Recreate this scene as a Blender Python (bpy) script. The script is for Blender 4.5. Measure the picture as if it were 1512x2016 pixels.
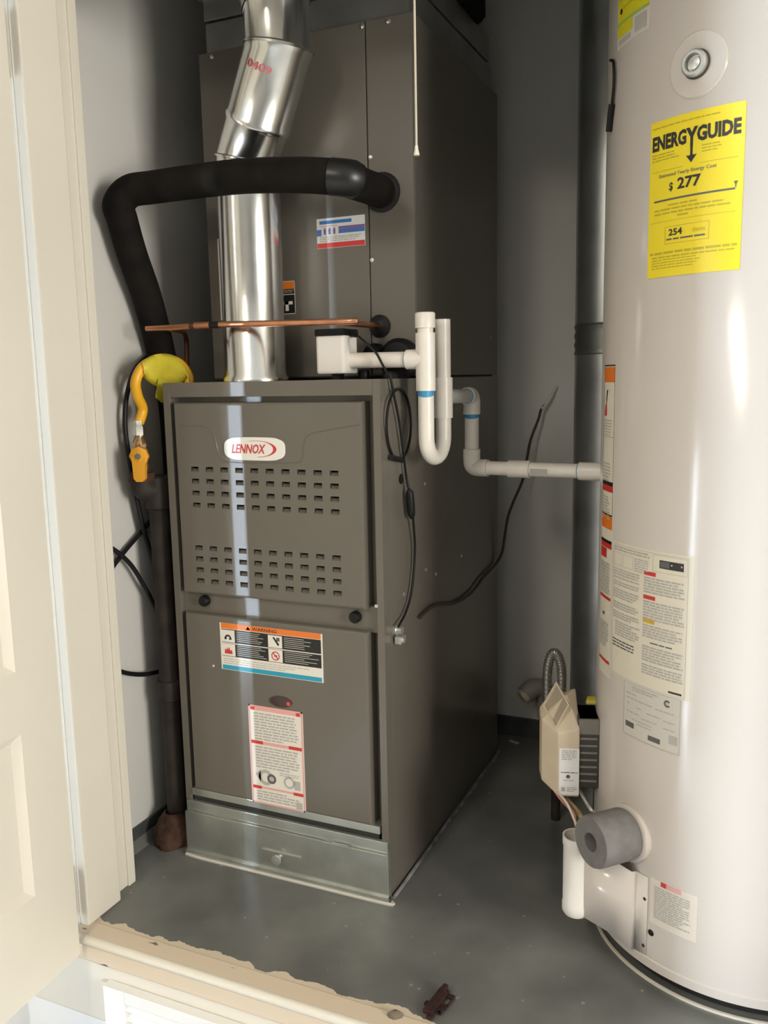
import bpy, bmesh, math, random
from mathutils import Vector, Matrix

# ------------------------------------------------------------------ clear
for o in list(bpy.data.objects):
    bpy.data.objects.remove(o, do_unlink=True)
scene = bpy.context.scene
col = scene.collection
random.seed(7)
PI = math.pi

# ------------------------------------------------------------------ camera
CAM = Vector((0.5977, -1.3252, 0.9416)); FPX = 1703.0
YAW, PITCH, ROLL = -0.4214, 0.1539, 0.0196
_f = Vector((math.sin(YAW) * math.cos(PITCH), math.cos(YAW) * math.cos(PITCH), -math.sin(PITCH)))
_r = Vector((math.cos(YAW), -math.sin(YAW), 0)); _d = _f.cross(_r)
RGT = math.cos(ROLL) * _r + math.sin(ROLL) * _d
DWN = -math.sin(ROLL) * _r + math.cos(ROLL) * _d
FWD = _f
cd = bpy.data.cameras.new('camera'); cam = bpy.data.objects.new('camera', cd); col.objects.link(cam)
cd.sensor_fit = 'VERTICAL'; cd.sensor_height = 32.0; cd.lens = FPX / 2016.0 * 32.0
cd.clip_start = 0.02; cd.clip_end = 100
mw = Matrix((RGT, -DWN, -FWD)).transposed().to_4x4(); mw.translation = CAM
cam.matrix_world = mw
scene.camera = cam

# ------------------------------------------------------------------ world, lights, exposure
w = bpy.data.worlds.new('world'); scene.world = w; w.use_nodes = True
w.node_tree.nodes['Background'].inputs[0].default_value = (0.75, 0.86, 1.0, 1)
w.node_tree.nodes['Background'].inputs[1].default_value = 1.0


def area(name, loc, target, sx, sy, power, color):
    l = bpy.data.lights.new(name, 'AREA'); l.shape = 'RECTANGLE'; l.size = sx; l.size_y = sy
    l.energy = power; l.color = color
    o = bpy.data.objects.new(name, l); col.objects.link(o); o.location = loc
    o.rotation_euler = (Vector(target) - Vector(loc)).to_track_quat('-Z', 'Y').to_euler()
    return o


GZ = -0.50            # garage floor
# daylight entering by the narrow open side door of the garage
area('daylight_side_door', (-1.72, -2.33, 0.50), (0, -2.33, 0.50), 0.20, 1.9, 215, (0.68, 0.82, 1.0))
# daylight entering by the window in the right-hand garage wall
area('daylight_window', (3.42, -1.55, 1.02), (0, -1.55, 1.02), 1.0, 1.3, 120, (1.0, 0.96, 0.89))
vs = scene.view_settings
vs.view_transform = 'Standard'; vs.look = 'None'; vs.gamma = 1.0; vs.use_curve_mapping = False
vs.exposure = -0.10


# ------------------------------------------------------------------ helpers: pixels to points
def ray(u, v):
    return RGT * ((u - 756) / FPX) + DWN * ((v - 1008) / FPX) + FWD


def P(u, v, ax, val):
    d = ray(u, v); t = (val - CAM[ax]) / d[ax]
    return CAM + d * t


# ------------------------------------------------------------------ helpers: materials
MATS = {}


def nt(name):
    m = bpy.data.materials.new(name); m.use_nodes = True
    return m, m.node_tree, m.node_tree.nodes['Principled BSDF']


def mat(name, color, rough=0.5, metal=0.0, var=0.0, scale=20.0, bump=0.0, bscale=200.0, coat=0.0, spec=0.5,
        stretch=(1, 1, 1), emit=None, rvar=0.0):
    if name in MATS: return MATS[name]
    m, t, b = nt(name)
    b.inputs['Roughness'].default_value = rough; b.inputs['Metallic'].default_value = metal
    b.inputs['Coat Weight'].default_value = coat; b.inputs['Specular IOR Level'].default_value = spec
    b.inputs['Coat Roughness'].default_value = 0.08
    tc = t.nodes.new('ShaderNodeTexCoord')
    mp = t.nodes.new('ShaderNodeMapping'); mp.inputs['Scale'].default_value = stretch
    t.links.new(tc.outputs['Object'], mp.inputs[0])
    n = t.nodes.new('ShaderNodeTexNoise'); n.inputs['Scale'].default_value = scale; n.inputs['Detail'].default_value = 5
    t.links.new(mp.outputs[0], n.inputs['Vector'])
    r = t.nodes.new('ShaderNodeValToRGB')
    c = Vector(color[:3])
    r.color_ramp.elements[0].position = 0.3; r.color_ramp.elements[1].position = 0.7
    r.color_ramp.elements[0].color = (*(c * (1 - var)), 1)
    r.color_ramp.elements[1].color = (*[min(1, x) for x in c * (1 + var)], 1)
    t.links.new(n.outputs['Fac'], r.inputs[0]); t.links.new(r.outputs[0], b.inputs['Base Color'])
    if rvar:
        mr = t.nodes.new('ShaderNodeMapRange')
        mr.inputs['To Min'].default_value = max(0, rough - rvar); mr.inputs['To Max'].default_value = rough + rvar
        t.links.new(n.outputs['Fac'], mr.inputs[0]); t.links.new(mr.outputs[0], b.inputs['Roughness'])
    if bump:
        n2 = t.nodes.new('ShaderNodeTexNoise'); n2.inputs['Scale'].default_value = bscale
        t.links.new(tc.outputs['Object'], n2.inputs['Vector'])
        bp = t.nodes.new('ShaderNodeBump'); bp.inputs['Strength'].default_value = bump; bp.inputs['Distance'].default_value = 0.002
        t.links.new(n2.outputs['Fac'], bp.inputs['Height']); t.links.new(bp.outputs[0], b.inputs['Normal'])
    if emit:
        b.inputs['Emission Color'].default_value = (*emit[0], 1); b.inputs['Emission Strength'].default_value = emit[1]
    MATS[name] = m
    return m


TAUPE = mat('taupe_painted_steel', (0.128, 0.115, 0.093), 0.22, 0.0, 0.03, 8, 0.03, 400, spec=0.5)
TAUPE2 = mat('taupe_coil_steel', (0.125, 0.112, 0.091), 0.36, 0.0, 0.04, 6, 0.03, 300, spec=0.5)
HOLE = mat('painted_shade_interior', (0.018, 0.017, 0.015), 0.8)  # near-black colour stands in for the shade inside slots and openings
GALV = mat('galvanized_steel', (0.52, 0.54, 0.50), 0.34, 0.85, 0.14, 14, 0.05, 60, rvar=0.07)
GALVD = mat('dull_galvanized_steel', (0.30, 0.30, 0.28), 0.42, 0.8, 0.2, 9, 0.08, 40, rvar=0.08)
FLUE = mat('bright_aluminium_flue', (0.72, 0.72, 0.69), 0.20, 1.0, 0.08, 12, 0.10, 25, rvar=0.06)
WALL = mat('off_white_wall_paint', (0.63, 0.61, 0.565), 0.55, 0.0, 0.03, 3, 0.12, 160)
CREAM = mat('cream_gloss_paint', (0.70, 0.655, 0.555), 0.35, 0.0, 0.02, 4, 0.04, 60)
WHITEP = mat('white_gloss_paint', (0.78, 0.77, 0.74), 0.45, 0.0, 0.02, 4)
CEIL = mat('garage_ceiling_paint', (0.42, 0.39, 0.35), 0.7)
GWALL = mat('garage_wall_board', (0.34, 0.31, 0.27), 0.8, 0, 0.1, 5)
CONC = mat('garage_concrete', (0.36, 0.35, 0.33), 0.7, 0, 0.15, 8)
BASEB = mat('dark_grey_base_paint', (0.055, 0.06, 0.058), 0.45, 0, 0.3, 20)
TANK = mat('tank_almond_enamel', (0.60, 0.545, 0.485), 0.15, 0.0, 0.015, 3, 0.015, 14, spec=0.5)
VALVE = mat('beige_plastic', (0.60, 0.50, 0.36), 0.38, 0, 0.05, 30)
VALVE2 = mat('taupe_plastic_window', (0.36, 0.30, 0.225), 0.25, 0, 0.08, 40)
WPLAST = mat('white_plastic', (0.74, 0.71, 0.65), 0.35)
PVC = mat('white_pvc', (0.76, 0.71, 0.63), 0.32, 0, 0.05, 30)
PRIMER = mat('blue_pipe_cement', (0.05, 0.28, 0.50), 0.4)
BLACKP = mat('black_plastic', (0.008, 0.008, 0.008), 0.45, spec=0.25)
RUBBER = mat('black_foam_insulation', (0.010, 0.0085, 0.007), 0.8, 0, 0.3, 30, 0.3, 300, spec=0.12)
CABLE = mat('black_cable_sheath', (0.010, 0.010, 0.011), 0.45, spec=0.25)
COPPER = mat('copper_tube', (0.62, 0.29, 0.17), 0.30, 0.95, 0.18, 30)
COPPERD = mat('tarnished_copper', (0.16, 0.07, 0.04), 0.45, 0.8, 0.3, 40)
YELLOW = mat('yellow_coated_gas_flex', (0.85, 0.43, 0.02), 0.35, 0, 0.05, 20)
TAG = mat('yellow_tag_vinyl', (0.60, 0.50, 0.04), 0.38, 0, 0.1, 30)
ORANGEH = mat('orange_valve_handle', (0.78, 0.36, 0.03), 0.4)
BRASS = mat('brass', (0.60, 0.40, 0.20), 0.35, 0.85, 0.1, 30)
NICKEL = mat('plated_nut', (0.55, 0.53, 0.47), 0.28, 0.95)
IRON = mat('black_iron_pipe', (0.034, 0.027, 0.022), 0.6, 0.0, 0.35, 25, 0.2, 150, spec=0.2)
RUST = mat('rusty_iron', (0.055, 0.024, 0.013), 0.9, 0.0, 0.5, 60, 0.8, 120)
BROWNW = mat('brown_wire', (0.05, 0.024, 0.014), 0.5)
FOAMG = mat('grey_foam', (0.165, 0.155, 0.150), 0.8, 0, 0.12, 60, 0.3, 200)
SCREW = mat('zinc_screw', (0.66, 0.66, 0.62), 0.3, 0.8)
STRING = mat('cotton_string', (0.62, 0.55, 0.43), 0.8)
PAPER = mat('label_paper', (0.72, 0.68, 0.60), 0.30)
PAPERT = mat('cream_label_paper', (0.72, 0.66, 0.53), 0.32)
CLEARL = mat('silver_rating_film', (0.60, 0.56, 0.49), 0.30)
PRTK = mat('print_black', (0.012, 0.012, 0.012), 0.35)
PRTG = mat('print_grey', (0.42, 0.405, 0.365), 0.35)
PRTD = mat('print_dark_grey', (0.10, 0.10, 0.095), 0.35)
PRTR = mat('print_red', (0.56, 0.035, 0.03), 0.35)
PRTP = mat('print_pink', (0.72, 0.36, 0.33), 0.35)
PRTO = mat('print_orange', (0.74, 0.18, 0.02), 0.35)
PRTB = mat('print_cyan', (0.02, 0.30, 0.44), 0.3)
PRTN = mat('print_blue', (0.05, 0.17, 0.46), 0.35)
PRTV = mat('print_violet', (0.20, 0.13, 0.30), 0.35)
PRTY = mat('print_ochre', (0.60, 0.38, 0.03), 0.35)
PRTOL = mat('print_olive', (0.50, 0.40, 0.01), 0.35)
PRTGN = mat('print_green', (0.28, 0.45, 0.10), 0.35)
EGY = mat('energy_yellow', (0.86, 0.68, 0.012), 0.32)
DUSTW = mat('paint_flake', (0.5, 0.48, 0.43), 0.8)
PINK = mat('pink_wire', (0.50, 0.20, 0.17), 0.5)

# floor: grey gloss paint, worn, cream paint spattered along the sill edge
m, t, b = nt('grey_painted_floor')
tc = t.nodes.new('ShaderNodeTexCoord')
n1 = t.nodes.new('ShaderNodeTexNoise'); n1.inputs['Scale'].default_value = 5; n1.inputs['Detail'].default_value = 8
n2 = t.nodes.new('ShaderNodeTexNoise'); n2.inputs['Scale'].default_value = 70; n2.inputs['Detail'].default_value = 6
r1 = t.nodes.new('ShaderNodeValToRGB')
r1.color_ramp.elements[0].position = 0.3; r1.color_ramp.elements[1].position = 0.72
r1.color_ramp.elements[0].color = (0.085, 0.088, 0.082, 1); r1.color_ramp.elements[1].color = (0.200, 0.202, 0.186, 1)
t.links.new(tc.outputs['Object'], n1.inputs['Vector']); t.links.new(tc.outputs['Object'], n2.inputs['Vector'])
t.links.new(n1.outputs['Fac'], r1.inputs[0])
sp = t.nodes.new('ShaderNodeSeparateXYZ'); t.links.new(tc.outputs['Object'], sp.inputs[0])
n3 = t.nodes.new('ShaderNodeTexNoise'); n3.inputs['Scale'].default_value = 26; n3.inputs['Detail'].default_value = 7
t.links.new(tc.outputs['Object'], n3.inputs['Vector'])
ma = t.nodes.new('ShaderNodeMath'); ma.operation = 'MULTIPLY_ADD'       # y - k*(noise)
ma.inputs[1].default_value = -0.045; t.links.new(n3.outputs['Fac'], ma.inputs[0]); t.links.new(sp.outputs['Y'], ma.inputs[2])
lt = t.nodes.new('ShaderNodeMath'); lt.operation = 'LESS_THAN'; lt.inputs[1].default_value = -0.2735
t.links.new(ma.outputs[0], lt.inputs[0])
# small pale specks
v1 = t.nodes.new('ShaderNodeTexVoronoi'); v1.inputs['Scale'].default_value = 24; v1.inputs['Randomness'].default_value = 1
t.links.new(tc.outputs['Object'], v1.inputs['Vector'])
ls = t.nodes.new('ShaderNodeMath'); ls.operation = 'LESS_THAN'; ls.inputs[1].default_value = 0.075
t.links.new(v1.outputs['Distance'], ls.inputs[0])
mx0 = t.nodes.new('ShaderNodeMix'); mx0.data_type = 'RGBA'
mx0.inputs[7].default_value = (0.25, 0.245, 0.22, 1)
t.links.new(ls.outputs[0], mx0.inputs[0]); t.links.new(r1.outputs[0], mx0.inputs[6])
mx = t.nodes.new('ShaderNodeMix'); mx.data_type = 'RGBA'
mx.inputs[7].default_value = (0.62, 0.52, 0.39, 1)
t.links.new(lt.outputs[0], mx.inputs[0]); t.links.new(mx0.outputs[2], mx.inputs[6])
t.links.new(mx.outputs[2], b.inputs['Base Color'])
mr = t.nodes.new('ShaderNodeMapRange'); mr.inputs['To Min'].default_value = 0.22; mr.inputs['To Max'].default_value = 0.42
t.links.new(n1.outputs['Fac'], mr.inputs[0]); t.links.new(mr.outputs[0], b.inputs['Roughness'])
bp = t.nodes.new('ShaderNodeBump'); bp.inputs['Strength'].default_value = 0.08; bp.inputs['Distance'].default_value = 0.002
t.links.new(n2.outputs['Fac'], bp.inputs['Height']); t.links.new(bp.outputs[0], b.inputs['Normal'])
FLOORM = m

# sill: cream paint, chipped to dark
m, t, b = nt('chipped_sill_paint')
tc = t.nodes.new('ShaderNodeTexCoord')
n1 = t.nodes.new('ShaderNodeTexNoise'); n1.inputs['Scale'].default_value = 34; n1.inputs['Detail'].default_value = 4
mp = t.nodes.new('ShaderNodeMapping'); mp.inputs['Scale'].default_value = (0.5, 1.6, 1)
t.links.new(tc.outputs['Object'], mp.inputs[0]); t.links.new(mp.outputs[0], n1.inputs['Vector'])
r1 = t.nodes.new('ShaderNodeValToRGB'); r1.color_ramp.interpolation = 'LINEAR'
r1.color_ramp.elements[0].position = 0.70; r1.color_ramp.elements[1].position = 0.72
r1.color_ramp.elements[0].color = (0.66, 0.55, 0.41, 1); r1.color_ramp.elements[1].color = (0.13, 0.11, 0.09, 1)
t.links.new(n1.outputs['Fac'], r1.inputs[0]); t.links.new(r1.outputs[0], b.inputs['Base Color'])
b.inputs['Roughness'].default_value = 0.45
SILLM = m

# flex metal conduit
RIBBED = mat('ribbed_metal_conduit', (0.42, 0.40, 0.36), 0.38, 0.8, 0.1, 30)

# ------------------------------------------------------------------ helpers: meshes
OFF = {}


class MB:
    def __init__(s): s.v = []; s.f = []; s.m = []

    def add(s, verts, faces, mi=0):
        k = len(s.v); s.v += [tuple(x) for x in verts]; s.f += [[i + k for i in f] for f in faces]; s.m += [mi] * len(faces)
        return s

    def box(s, x0, x1, y0, y1, z0, z1, mi=0):
        v = [(x, y, z) for z in (z0, z1) for y in (y0, y1) for x in (x0, x1)]
        return s.add(v, [(0, 2, 3, 1), (4, 5, 7, 6), (0, 1, 5, 4), (2, 6, 7, 3), (0, 4, 6, 2), (1, 3, 7, 5)], mi)

    def obox(s, o, ax, ay, az, x0, x1, y0, y1, z0, z1, mi=0):
        o = Vector(o)
        v = [o + ax * x + ay * y + az * z for z in (z0, z1) for y in (y0, y1) for x in (x0, x1)]
        return s.add(v, [(0, 2, 3, 1), (4, 5, 7, 6), (0, 1, 5, 4), (2, 6, 7, 3), (0, 4, 6, 2), (1, 3, 7, 5)], mi)

    def lathe(s, o, axis, prof, seg=24, mi=0, closed=True, a0=0, a1=2 * PI):
        o = Vector(o); ax = Vector(axis).normalized()
        u = ax.orthogonal().normalized(); w_ = ax.cross(u)
        full = abs(a1 - a0 - 2 * PI) < 1e-6
        n = seg if full else seg + 1
        vs_, fs = [], []
        for (r, h) in prof:
            for i in range(n):
                a = a0 + (a1 - a0) * i / seg
                vs_.append(o + ax * h + (u * math.cos(a) + w_ * math.sin(a)) * r)
        for j in range(len(prof) - 1):
            for i in range(seg):
                i2 = (i + 1) % n
                fs.append((j * n + i, j * n + i2, (j + 1) * n + i2, (j + 1) * n + i))
        if closed and full:
            if prof[0][0] > 1e-5: fs.append(tuple(range(n))[::-1])
            if prof[-1][0] > 1e-5: fs.append(tuple((len(prof) - 1) * n + i for i in range(n)))
        return s.add(vs_, fs, mi)

    def tube(s, pts, r, seg=10, mi=0, smooth=6, cap=True):
        pts = [Vector(p) for p in pts]
        if smooth and len(pts) > 2: pts = catmull(pts, smooth)
        rs = r if isinstance(r, (list, tuple)) else None
        T = []
        for i in range(len(pts)):
            a = pts[max(0, i - 1)]; b_ = pts[min(len(pts) - 1, i + 1)]
            T.append((b_ - a).normalized())
        u = T[0].orthogonal().normalized(); vs_, fs = [], []
        for i, p in enumerate(pts):
            u = (u - T[i] * u.dot(T[i])).normalized(); w_ = T[i].cross(u)
            rr = r if rs is None else rs[0] + (rs[1] - rs[0]) * i / (len(pts) - 1)
            for k in range(seg):
                a = 2 * PI * k / seg
                vs_.append(p + (u * math.cos(a) + w_ * math.sin(a)) * rr)
        for i in range(len(pts) - 1):
            for k in range(seg):
                k2 = (k + 1) % seg
                fs.append((i * seg + k, i * seg + k2, (i + 1) * seg + k2, (i + 1) * seg + k))
        if cap:
            fs.append(tuple(range(seg))[::-1]); fs.append(tuple((len(pts) - 1) * seg + k for k in range(seg)))
        return s.add(vs_, fs, mi)

    def prism(s, poly, o, ax, ay, az, h0, h1, mi=0):
        o = Vector(o); n = len(poly)
        v = [o + ax * p[0] + ay * p[1] + az * h for h in (h0, h1) for p in poly]
        f = [tuple(range(n))[::-1], tuple(range(n, 2 * n))]
        f += [(i, (i + 1) % n, n + (i + 1) % n, n + i) for i in range(n)]
        return s.add(v, f, mi)

    def build(s, name, material, parent=None, smooth=False, bevel=0.0, angle=40):
        me = bpy.data.meshes.new(name)
        off = OFF.get(parent.name, Vector((0, 0, 0))) if parent else Vector((0, 0, 0))
        me.from_pydata([Vector(x) - off for x in s.v], [], s.f)
        mats = material if isinstance(material, (list, tuple)) else [material]
        for q in mats: me.materials.append(q)
        for p_, k in zip(me.polygons, s.m): p_.material_index = k
        bm = bmesh.new(); bm.from_mesh(me)
        bmesh.ops.recalc_face_normals(bm, faces=bm.faces)
        if bevel:
            es = [e for e in bm.edges if len(e.link_faces) == 2 and e.calc_face_angle() > 0.6]
            bmesh.ops.bevel(bm, geom=es, offset=bevel, segments=2, affect='EDGES', profile=0.6, clamp_overlap=True)
        bm.to_mesh(me); bm.free()
        o = bpy.data.objects.new(name, me); col.objects.link(o)
        if smooth:
            for p_ in me.polygons: p_.use_smooth = True
            me.set_sharp_from_angle(angle=math.radians(angle))
        if parent: o.parent = parent
        OFF[o.name] = off
        return o


def catmull(p, n):
    q = [p[0] * 2 - p[1]] + p + [p[-1] * 2 - p[-2]]; out = []
    for i in range(1, len(q) - 2):
        for k in range(n):
            t_ = k / n; a, b_, c, d = q[i - 1], q[i], q[i + 1], q[i + 2]
            out.append(0.5 * ((2 * b_) + (c - a) * t_ + (2 * a - 5 * b_ + 4 * c - d) * t_ ** 2 + (3 * b_ - a - 3 * c + d) * t_ ** 3))
    out.append(p[-1]); return out


def arc(c, u, v, r, a0, a1, n=8):
    return [Vector(c) + (Vector(u) * math.cos(a0 + (a1 - a0) * i / n) + Vector(v) * math.sin(a0 + (a1 - a0) * i / n)) * r for i in range(n + 1)]


def tag(o, label, cat, group=None):
    o['label'] = label; o['category'] = cat
    if group: o['group'] = group
    return o


def thing(name, label, cat, loc, group=None):
    o = bpy.data.objects.new(name, None); col.objects.link(o); o.location = loc
    o.empty_display_size = 0.05
    OFF[o.name] = Vector(loc)
    return tag(o, label, cat, group)


def struct(o, label=None):
    o['kind'] = 'structure'
    if label: o['label'] = label
    return o


X, Y, Z = Vector((1, 0, 0)), Vector((0, 1, 0)), Vector((0, 0, 1))


# ------------------------------------------------------------------ labels and print
def text_geo(body, bold=0.0, shear=0.0):
    c = bpy.data.curves.new('t', 'FONT'); c.body = body; c.resolution_u = 2; c.offset = bold; c.shear = shear
    o = bpy.data.objects.new('t', c); col.objects.link(o)
    dg = bpy.context.evaluated_depsgraph_get(); me = o.evaluated_get(dg).to_mesh()
    v = [tuple(x.co[:2]) for x in me.vertices]; f = [tuple(p.vertices) for p in me.polygons]
    o.evaluated_get(dg).to_mesh_clear()
    bpy.data.objects.remove(o); bpy.data.curves.remove(c)
    x0 = min(a[0] for a in v); x1 = max(a[0] for a in v); y0 = min(a[1] for a in v); y1 = max(a[1] for a in v)
    return [((a[0] - x0) / (x1 - x0), (a[1] - y0) / (y1 - y0)) for a in v], f


class Label:
    """A printed sheet. fn(u, v, d) gives the point u right, v up, d proud of the surface."""

    def __init__(s, name, parent, fn, w_, h, material, nu=8, thick=0.0006, corner=0.0):
        s.fn, s.w, s.h, s.k, s.mb, s.name = fn, w_, h, thick, {}, name
        b_ = MB(); v = []; f = []
        for i in range(nu + 1):
            u = w_ * i / nu
            e = corner if i in (0, nu) else 0
            v += [fn(u, e, 0), fn(u, h - e, 0), fn(u, e, thick), fn(u, h - e, thick)]
        for i in range(nu):
            a, c = 4 * i, 4 * i + 4
            f += [(a + 2, c + 2, c + 3, a + 3), (a, a + 2, a + 3, a + 1) if i == 0 else None, (a, c, c + 2, a + 2), (a + 1, a + 3, c + 3, c + 1)]
        c = 4 * nu; f.append((c, c + 1, c + 3, c + 2))
        b_.add(v, [q for q in f if q])
        s.o = b_.build(name, material, parent)

    def _m(s, material):
        return s.mb.setdefault(material.name, (MB(), material))[0]

    def bar(s, u0, v0, u1, v1, material, lift=0.0003):
        m_ = s._m(material); n = max(1, int(abs(u1 - u0) / 0.012)); d = s.k + lift
        v = []
        for i in range(n + 1):
            u = u0 + (u1 - u0) * i / n; v += [s.fn(u, v0, d), s.fn(u, v1, d)]
        m_.add(v, [(2 * i, 2 * i + 2, 2 * i + 3, 2 * i + 1) for i in range(n)])

    def frame(s, u0, v0, u1, v1, t_, material, lift=0.0003):
        s.bar(u0, v0, u1, v0 + t_, material, lift); s.bar(u0, v1 - t_, u1, v1, material, lift)
        s.bar(u0, v0, u0 + t_, v1, material, lift); s.bar(u1 - t_, v0, u1, v1, material, lift)

    def poly(s, pts, material, lift=0.0003):
        s._m(material).add([s.fn(u, v, s.k + lift) for u, v in pts], [tuple(range(len(pts)))])

    def disc(s, u, v, r0, r1, material, n=16, lift=0.0003, a0=0, a1=2 * PI):
        q = []; m_ = s._m(material)
        for i in range(n + 1):
            a = a0 + (a1 - a0) * i / n
            for r in (r0, r1): q.append(s.fn(u + r * math.cos(a), v + r * math.sin(a), s.k + lift))
        m_.add(q, [(2 * i, 2 * i + 2, 2 * i + 3, 2 * i + 1) for i in range(n)])

    def para(s, u0, u1, vtop, lines, pitch, material, fill=0.6, ragged=0.35, words=True):
        for k in range(lines):
            v = vtop - k * pitch
            end = u1 - (u1 - u0) * (random.random() * ragged if k == lines - 1 or random.random() < 0.25 else random.random() * 0.06)
            u = u0
            while u < end:
                l = (random.uniform(2, 7) if words else 99) * pitch * 0.5
                s.bar(u, v - pitch * fill, min(end, u + l), v, material); u += l + pitch * 0.35

    def text(s, body, u0, v0, u1, v1, material, bold=0.0, shear=0.0, lift=0.0004):
        v, f = text_geo(body, bold, shear)
        s._m(material).add([s.fn(u0 + (u1 - u0) * a, v0 + (v1 - v0) * b_, s.k + lift) for a, b_ in v], f)

    def done(s, label=None):
        for nme, (m_, ma_) in s.mb.items():
            m_.build('print', ma_, s.o)['kind'] = 'stuff'
        if label: s.o['label'] = label
        return s.o


def flat(o, ax, az, n):
    o = Vector(o)
    return lambda u, v, d: o + ax * u + az * v + n * d


# ================================================================== THE SETTING
W, H, D = 0.4455, 0.94, 0.684
XL, XR, YB, ZC = -0.56, 1.05, 0.80, 2.10
HEAD = 1.60

struct(MB().box(XL, XR, -0.262, YB, -0.12, 0).build('floor', FLOORM), 'grey painted closet floor, worn and dusty')
struct(MB().box(XL - 0.1, XL, -0.13, YB + 0.1, -0.12, ZC).build('wall_left', WALL))
struct(MB().box(XL, XR, YB, YB + 0.1, -0.12, ZC).build('wall_back', WALL))
struct(MB().box(XR, XR + 0.1, -0.13, YB + 0.1, -0.12, ZC).build('wall_right', WALL))
struct(MB().box(XL - 0.1, XR + 0.1, -0.13, YB + 0.1, ZC, ZC + 0.1).build('ceiling', WALL))
# front wall of the closet: left pier, right pier, above the door, below the sill
fw = MB()
fw.box(-1.70, -0.478, -0.272, -0.13, GZ, ZC + 0.1)
fw.box(0.98, 3.4, -0.262, -0.13, GZ, ZC + 0.1)
fw.box(-0.478, 0.98, -0.262, -0.13, HEAD, ZC + 0.1)
fw.box(-0.478, 0.98, -0.262, -0.13, GZ, -0.12)
struct(fw.build('wall_front', WHITEP))
# door jamb with stop on the left, as stepped boards
jb = MB().box(-0.50, -0.476, -0.274, -0.126, 0, HEAD)
o = struct(jb.build('trim_1', CREAM, bevel=0.003), 'cream door jamb beside the furnace')
MB().box(-0.4765, -0.457, -0.274, -0.190, 0, HEAD).build('door_stop', CREAM, o, bevel=0.003)
MB().box(-0.4765, -0.4725, -0.150, -0.131, 0, HEAD).build('edge_bead', CREAM, o, bevel=0.0015)
struct(MB().box(0.956, 0.98, -0.268, -0.126, 0, HEAD).build('trim_2', CREAM, bevel=0.003), 'cream door jamb beside the water heater')
struct(MB().box(-0.476, 0.956, -0.268, -0.126, HEAD - 0.022, HEAD).build('trim_3', CREAM, bevel=0.003), 'cream head of the door opening')
# sill: painted board with rounded nosing, apron below
sl = struct(MB().box(-0.476, 0.98, -0.30, -0.2585, -0.045, 0.0015).build('trim_4', SILLM, bevel=0.004), 'chipped cream door sill')
nz = MB().tube([(-0.50, -0.297, -0.006), (0.98, -0.297, -0.006)], 0.0085, 10, smooth=0)
nz.build('nosing', CREAM, sl, smooth=True)
struct(MB().box(-0.60, 0.98, -0.292, -0.262, -0.16, -0.04).build('trim_5', CREAM, bevel=0.002), 'apron board under the door sill')
# baseboards
bb = struct(MB().box(XL, XL + 0.006, -0.12, YB, 0, 0.04).build('baseboard_left', BASEB, bevel=0.001))
MB().prism([(0, 0), (0.024, 0), (0.007, 0.016), (0, 0.016)], (XL, 0, 0), X, Z, -Y, -YB, 0.12).build('cove_strip', FLOORM, bb)
struct(MB().box(XL, XR, YB - 0.010, YB, 0, 0.05).build('baseboard_back', BASEB, bevel=0.001))
# garage shell
struct(MB().box(-1.7, 3.4, -5.2, -0.262, GZ - 0.1, GZ).build('floor_garage', CONC))
struct(MB().box(-1.7, 3.4, -5.2, -0.262, 1.98, 2.08).build('ceiling_garage', CEIL))
gl = MB()
gl.box(-1.70, -1.60, -5.2, -2.46, GZ, 1.98); gl.box(-1.70, -1.60, -2.16, -0.262, GZ, 1.98); gl.box(-1.70, -1.60, -2.46, -2.16, 1.5, 1.98)
struct(gl.build('wall_garage_left', GWALL))
gr_ = MB()
gr_.box(3.3, 3.4, -5.2, -2.05, GZ, 1.98); gr_.box(3.3, 3.4, -1.05, -0.262, GZ, 1.98)
gr_.box(3.3, 3.4, -2.05, -1.05, GZ, 0.37); gr_.box(3.3, 3.4, -2.05, -1.05, 1.67, 1.98)
struct(gr_.build('wall_garage_right', GWALL))
gb = MB(); gb.box(-1.6, 0.75, -5.0, -4.9, GZ, 1.98); gb.box(3.05, 3.3, -5.0, -4.9, GZ, 1.98); gb.box(0.75, 3.05, -5.0, -4.9, GZ, 1.98)
struct(gb.build('wall_garage_back', GWALL))

# door, open towards the garage, six recessed panels
hinge = Vector((-0.4390, -0.316, 0)); dx = Vector((0.06, -0.998, 0)).normalized(); dn = Vector((-dx.y, dx.x, 0))   # dn points to +x (towards camera)
DT, DW, DZ0, DZ1 = 0.035, 0.70, -0.020, 1.57
S = [0.0, 0.088, 0.305, 0.395, 0.612, DW]
R_ = [DZ0, 0.140, 0.412, 0.510, 0.772, 0.872, 1.44, DZ1]
dr = MB()
dr.prism([(0.0, 0.0), (S[1], 0.0), (S[1], DT), (0.020, DT), (0.0, 0.009)], hinge, dx, -dn, Z, DZ0, DZ1)
dr.obox(hinge, dx, -dn, Z, S[4], S[5], 0, DT, DZ0, DZ1)
for a in (0, 2, 4, 6): dr.obox(hinge, dx, -dn, Z, S[1], S[4], 0, DT, R_[a], R_[a + 1])
for a in (1, 3, 5): dr.obox(hinge, dx, -dn, Z, S[2], S[3], 0, DT, R_[a], R_[a + 1])
door = struct(dr.build('door_1', CREAM), 'cream panelled door standing open beside the furnace closet')
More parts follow.
